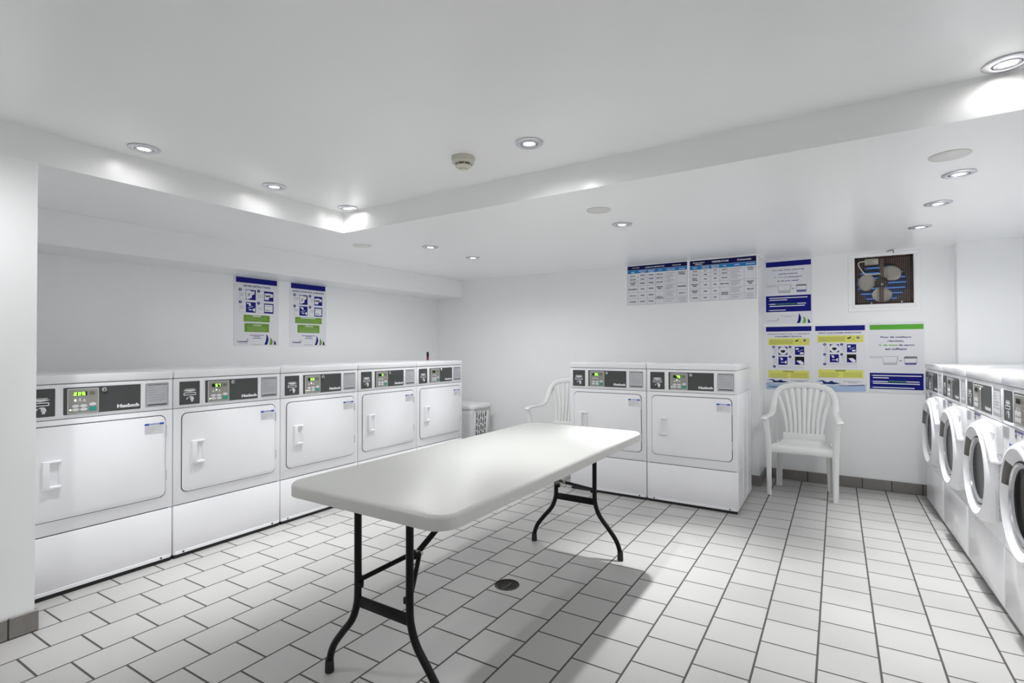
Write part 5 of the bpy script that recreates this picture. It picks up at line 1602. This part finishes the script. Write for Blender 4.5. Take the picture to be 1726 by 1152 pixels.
 ('picture', 'p', 'water', ((-0.1675, 0.9235), (-0.1206, 0.9359), (-0.0898, 0.9261), (-0.1207, 0.9229))),
 ('picture', 'p', 'deepwater', ((-0.1207, 0.9272), (-0.0745, 0.918), (-0.0438, 0.9319), (-0.0287, 0.9195), (0.024, 0.9107), (-0.0289, 0.9003), (-0.067, 0.901), (-0.1054, 0.9007))),
 ('picture', 'p', 'deepwater', ((-0.0062, 0.8968), (0.0612, 0.893), (0.2073, 0.9047), (0.1893, 0.8957), (0.0797, 0.8884), (0.0238, 0.8895))),
 ('picture', 'p', 'water', ((-0.1677, 0.8931), (-0.1054, 0.9029), (-0.1055, 0.8986), (-0.1678, 0.8876))),
 ('lettering', 'r', 'greytext', (0.043, 0.9273, 0.1761, 0.9321)),
 ('lettering', 'r', 'greytext', (0.0803, 0.915, 0.1443, 0.9197)),
]),
}
# lamp powers: n = beam, w = spill
EXPOSURE = 0.82
LEFT_N, CEN_N, RIGHT_N, MID_N = 66.0, 130.0, 66.0, 46.0
TRAY_W, MID_W, LOWL_W, CEN_W, LOWR_W = 0.75, 6.0, 17.0, 3.5, 8.0
HN, HW1, HW2, HW3, HN4, HW4 = 5.0, 14.0, 6.0, 4.0, 6.0, 19.0  # powers of the added, unseen fill spots
INFO = {
    'dryer_english': ('dryer instruction poster in English on the left wall, first of two from the left', 'poster'),
    'dryer_french': ('dryer instruction poster in French on the left wall, titled for la secheuse', 'poster'),
    'guide_french': ('wide wash temperature chart in French under the ceiling of the back wall', 'chart'),
    'guide_english': ('wide chart headed TEMPERATURE in English under the ceiling of the back wall', 'chart'),
    'detergent_english': ('poster about best cleaning performance with a blue top band, left of the wall fan', 'poster'),
    'detergent_french': ('French poster with a green top band, beside the washing machines', 'poster'),
    'washer_french': ('French washer instruction poster with yellow boxes, behind the left of the armchair back', 'poster'),
    'washer_english': ('English front load washer instruction poster with yellow boxes', 'poster'),
}
for key, (lab, cat) in INFO.items():
    P = POSTERS[key]
    s0, z0, s1, z1 = P['sheet']
    top_lim = {0: ZS - .002, 1: ZC - .003}[P['ax']]
    z1 = min(z1, top_lim)
    cx_, cz_ = (s0 + s1) / 2, z0
    if P['ax'] == 0:
        r = empty('wall_chart' if cat == 'chart' else 'wall_poster', (P['val'], cx_, cz_), PI / 2, lab, cat)
    else:
        r = empty('wall_chart' if cat == 'chart' else 'wall_poster', (cx_, P['val'], cz_), 0, lab, cat)
    r['group'] = 'temperature charts' if cat == 'chart' else 'laundry instruction posters'
    m = MB(); m.box(s0 - cx_, s1 - cx_, -.003, -.0003, 0, z1 - cz_, 'paper', .001, 1); m.build('sheet', r)
    parts = {}
    nbox = 0
    for i, it in enumerate(P['items']):
        part, kind, mt = it[:3]
        if part == 'notice_box':
            if kind == 'r' and mt in ('green', 'yellow', 'navy'):
                nbox += 1
            part = ('notice_box', nbox)
        if part == 'logo':
            part = 'sail_emblem' if kind == 'p' else 'logo_lettering'
        g = parts.setdefault(part, MB())
        y = -.0032 - .00002 * i
        if kind == 'r':
            a, b, c, d = it[3]
            d = min(d, top_lim - .001)
            g.rect(a - cx_, b - cz_, c - cx_, d - cz_, y, mt)
        elif kind == 'c':
            a, b, c = it[3]
            g.disc(a - cx_, b - cz_, c, y, mt, 20)
        elif kind == 'p':
            pts = [(a - cx_, min(b, top_lim - .001) - cz_) for a, b in it[3]]
            area = sum(p[0] * q[1] - q[0] * p[1] for p, q in zip(pts, pts[1:] + pts[:1]))
            g.flat(pts if area > 0 else pts[::-1], y, mt)
        else:
            a, b, c, d = it[3]
            g.text(it[4], a - cx_, b - cz_, c - cx_, d - cz_, y, mt, it[5])
    for part, g in parts.items():
        g.build(part if isinstance(part, str) else part[0], r, smooth=0)

# ------------------------------------------------------------------ lights
ADDED_FILL = [(.50, 1.25, ZT, HN, HW1), (.50, .10, ZT, HN, HW2), (-1.22, -.95, ZT, HN, HW3), (-2.35, .30, ZT, HN4, HW4)]  # fill spots without fixtures, added out of view to brighten the room


def spot(x, y, z, power, size, blend, rad=.03, aim=None):
    l = bpy.data.lights.new('downlight_and_fill_beam', 'SPOT')
    l.energy = power
    l.spot_size = math.radians(size)
    l.spot_blend = blend
    l.shadow_soft_size = rad
    l.color = (.975, .988, 1.0)
    o = bpy.data.objects.new('downlight_and_fill_beam', l)
    COL.objects.link(o)
    o.location = (x, y, z - .012)
    if aim:
        o.rotation_euler = (Vector((aim[0], aim[1], 0)) - o.location).to_track_quat('-Z', 'Y').to_euler()
    return o


AIM = {(-1.228, 2.091): (-1.06, 2.50), (-1.214, 3.295): (-.66, 2.86), (-2.834, 1.134): (-2.93, 1.17)}   # the swivelled ones
for x, y, z in LIGHTS:
    mid = (x, y) == (-1.228, 2.091)
    if z > 2.1:
        nar, wide = (MID_N, MID_W) if mid else (LEFT_N, TRAY_W) if x < 0 else (RIGHT_N, TRAY_W)
    else:
        nar, wide = (LEFT_N, LOWL_W) if x < -2 else (CEN_N, CEN_W) if x < 0 else (RIGHT_N, LOWR_W)
    spot(x, y, z, nar, 76 if mid else 56 if -2 < x < 0 else 47, 1.0, .03, AIM.get((x, y)))
    spot(x, y, z, wide, 168, .6)
for x, y, z, nar, wide in ADDED_FILL:
    spot(x, y, z, nar, 56, 1.0)
    spot(x, y, z, wide, 168, .6)

wld = bpy.data.worlds.new('World')
scene.world = wld
wld.use_nodes = True
wld.node_tree.nodes['Background'].inputs['Color'].default_value = (.6, .65, .7, 1)
wld.node_tree.nodes['Background'].inputs['Strength'].default_value = 0.2

# ------------------------------------------------------------------ camera
cam = bpy.data.cameras.new('camera')
cam.sensor_fit = 'HORIZONTAL'
cam.sensor_width = 36.0
cam.lens = 863.158 / 1726 * 36.0
cam.clip_start = .05
co = bpy.data.objects.new('camera', cam)
COL.objects.link(co)
ya, pi_, ro = math.radians(32.4189), math.radians(.6527), math.radians(-.1499)
fw = Vector((-math.sin(ya), math.cos(ya), 0)); rt = Vector((math.cos(ya), math.sin(ya), 0)); up = Vector((0, 0, 1))
fw2 = fw * math.cos(pi_) + up * math.sin(pi_); up2 = up * math.cos(pi_) - fw * math.sin(pi_)
rt3 = rt * math.cos(ro) + up2 * math.sin(ro); up3 = up2 * math.cos(ro) - rt * math.sin(ro)
co.matrix_world = Matrix(((rt3.x, up3.x, -fw2.x, 0), (rt3.y, up3.y, -fw2.y, 0), (rt3.z, up3.z, -fw2.z, 1.2397), (0, 0, 0, 1)))
scene.camera = co

scene.view_settings.view_transform = 'Standard'
scene.view_settings.look = 'None'
scene.view_settings.gamma = 1.0
scene.view_settings.exposure = EXPOSURE
scene.view_settings.use_curve_mapping = False
scene.cycles.diffuse_bounces = 12
scene.cycles.glossy_bounces = 4
scene.cycles.max_bounces = 14
scene.cycles.sample_clamp_indirect = 6.0
scene.cycles.caustics_reflective = False
scene.cycles.caustics_refractive = False
scene.cycles.use_denoising = True
scene.cycles.denoiser = 'OPENIMAGEDENOISE'
scene.cycles.denoising_input_passes = 'RGB_ALBEDO_NORMAL'
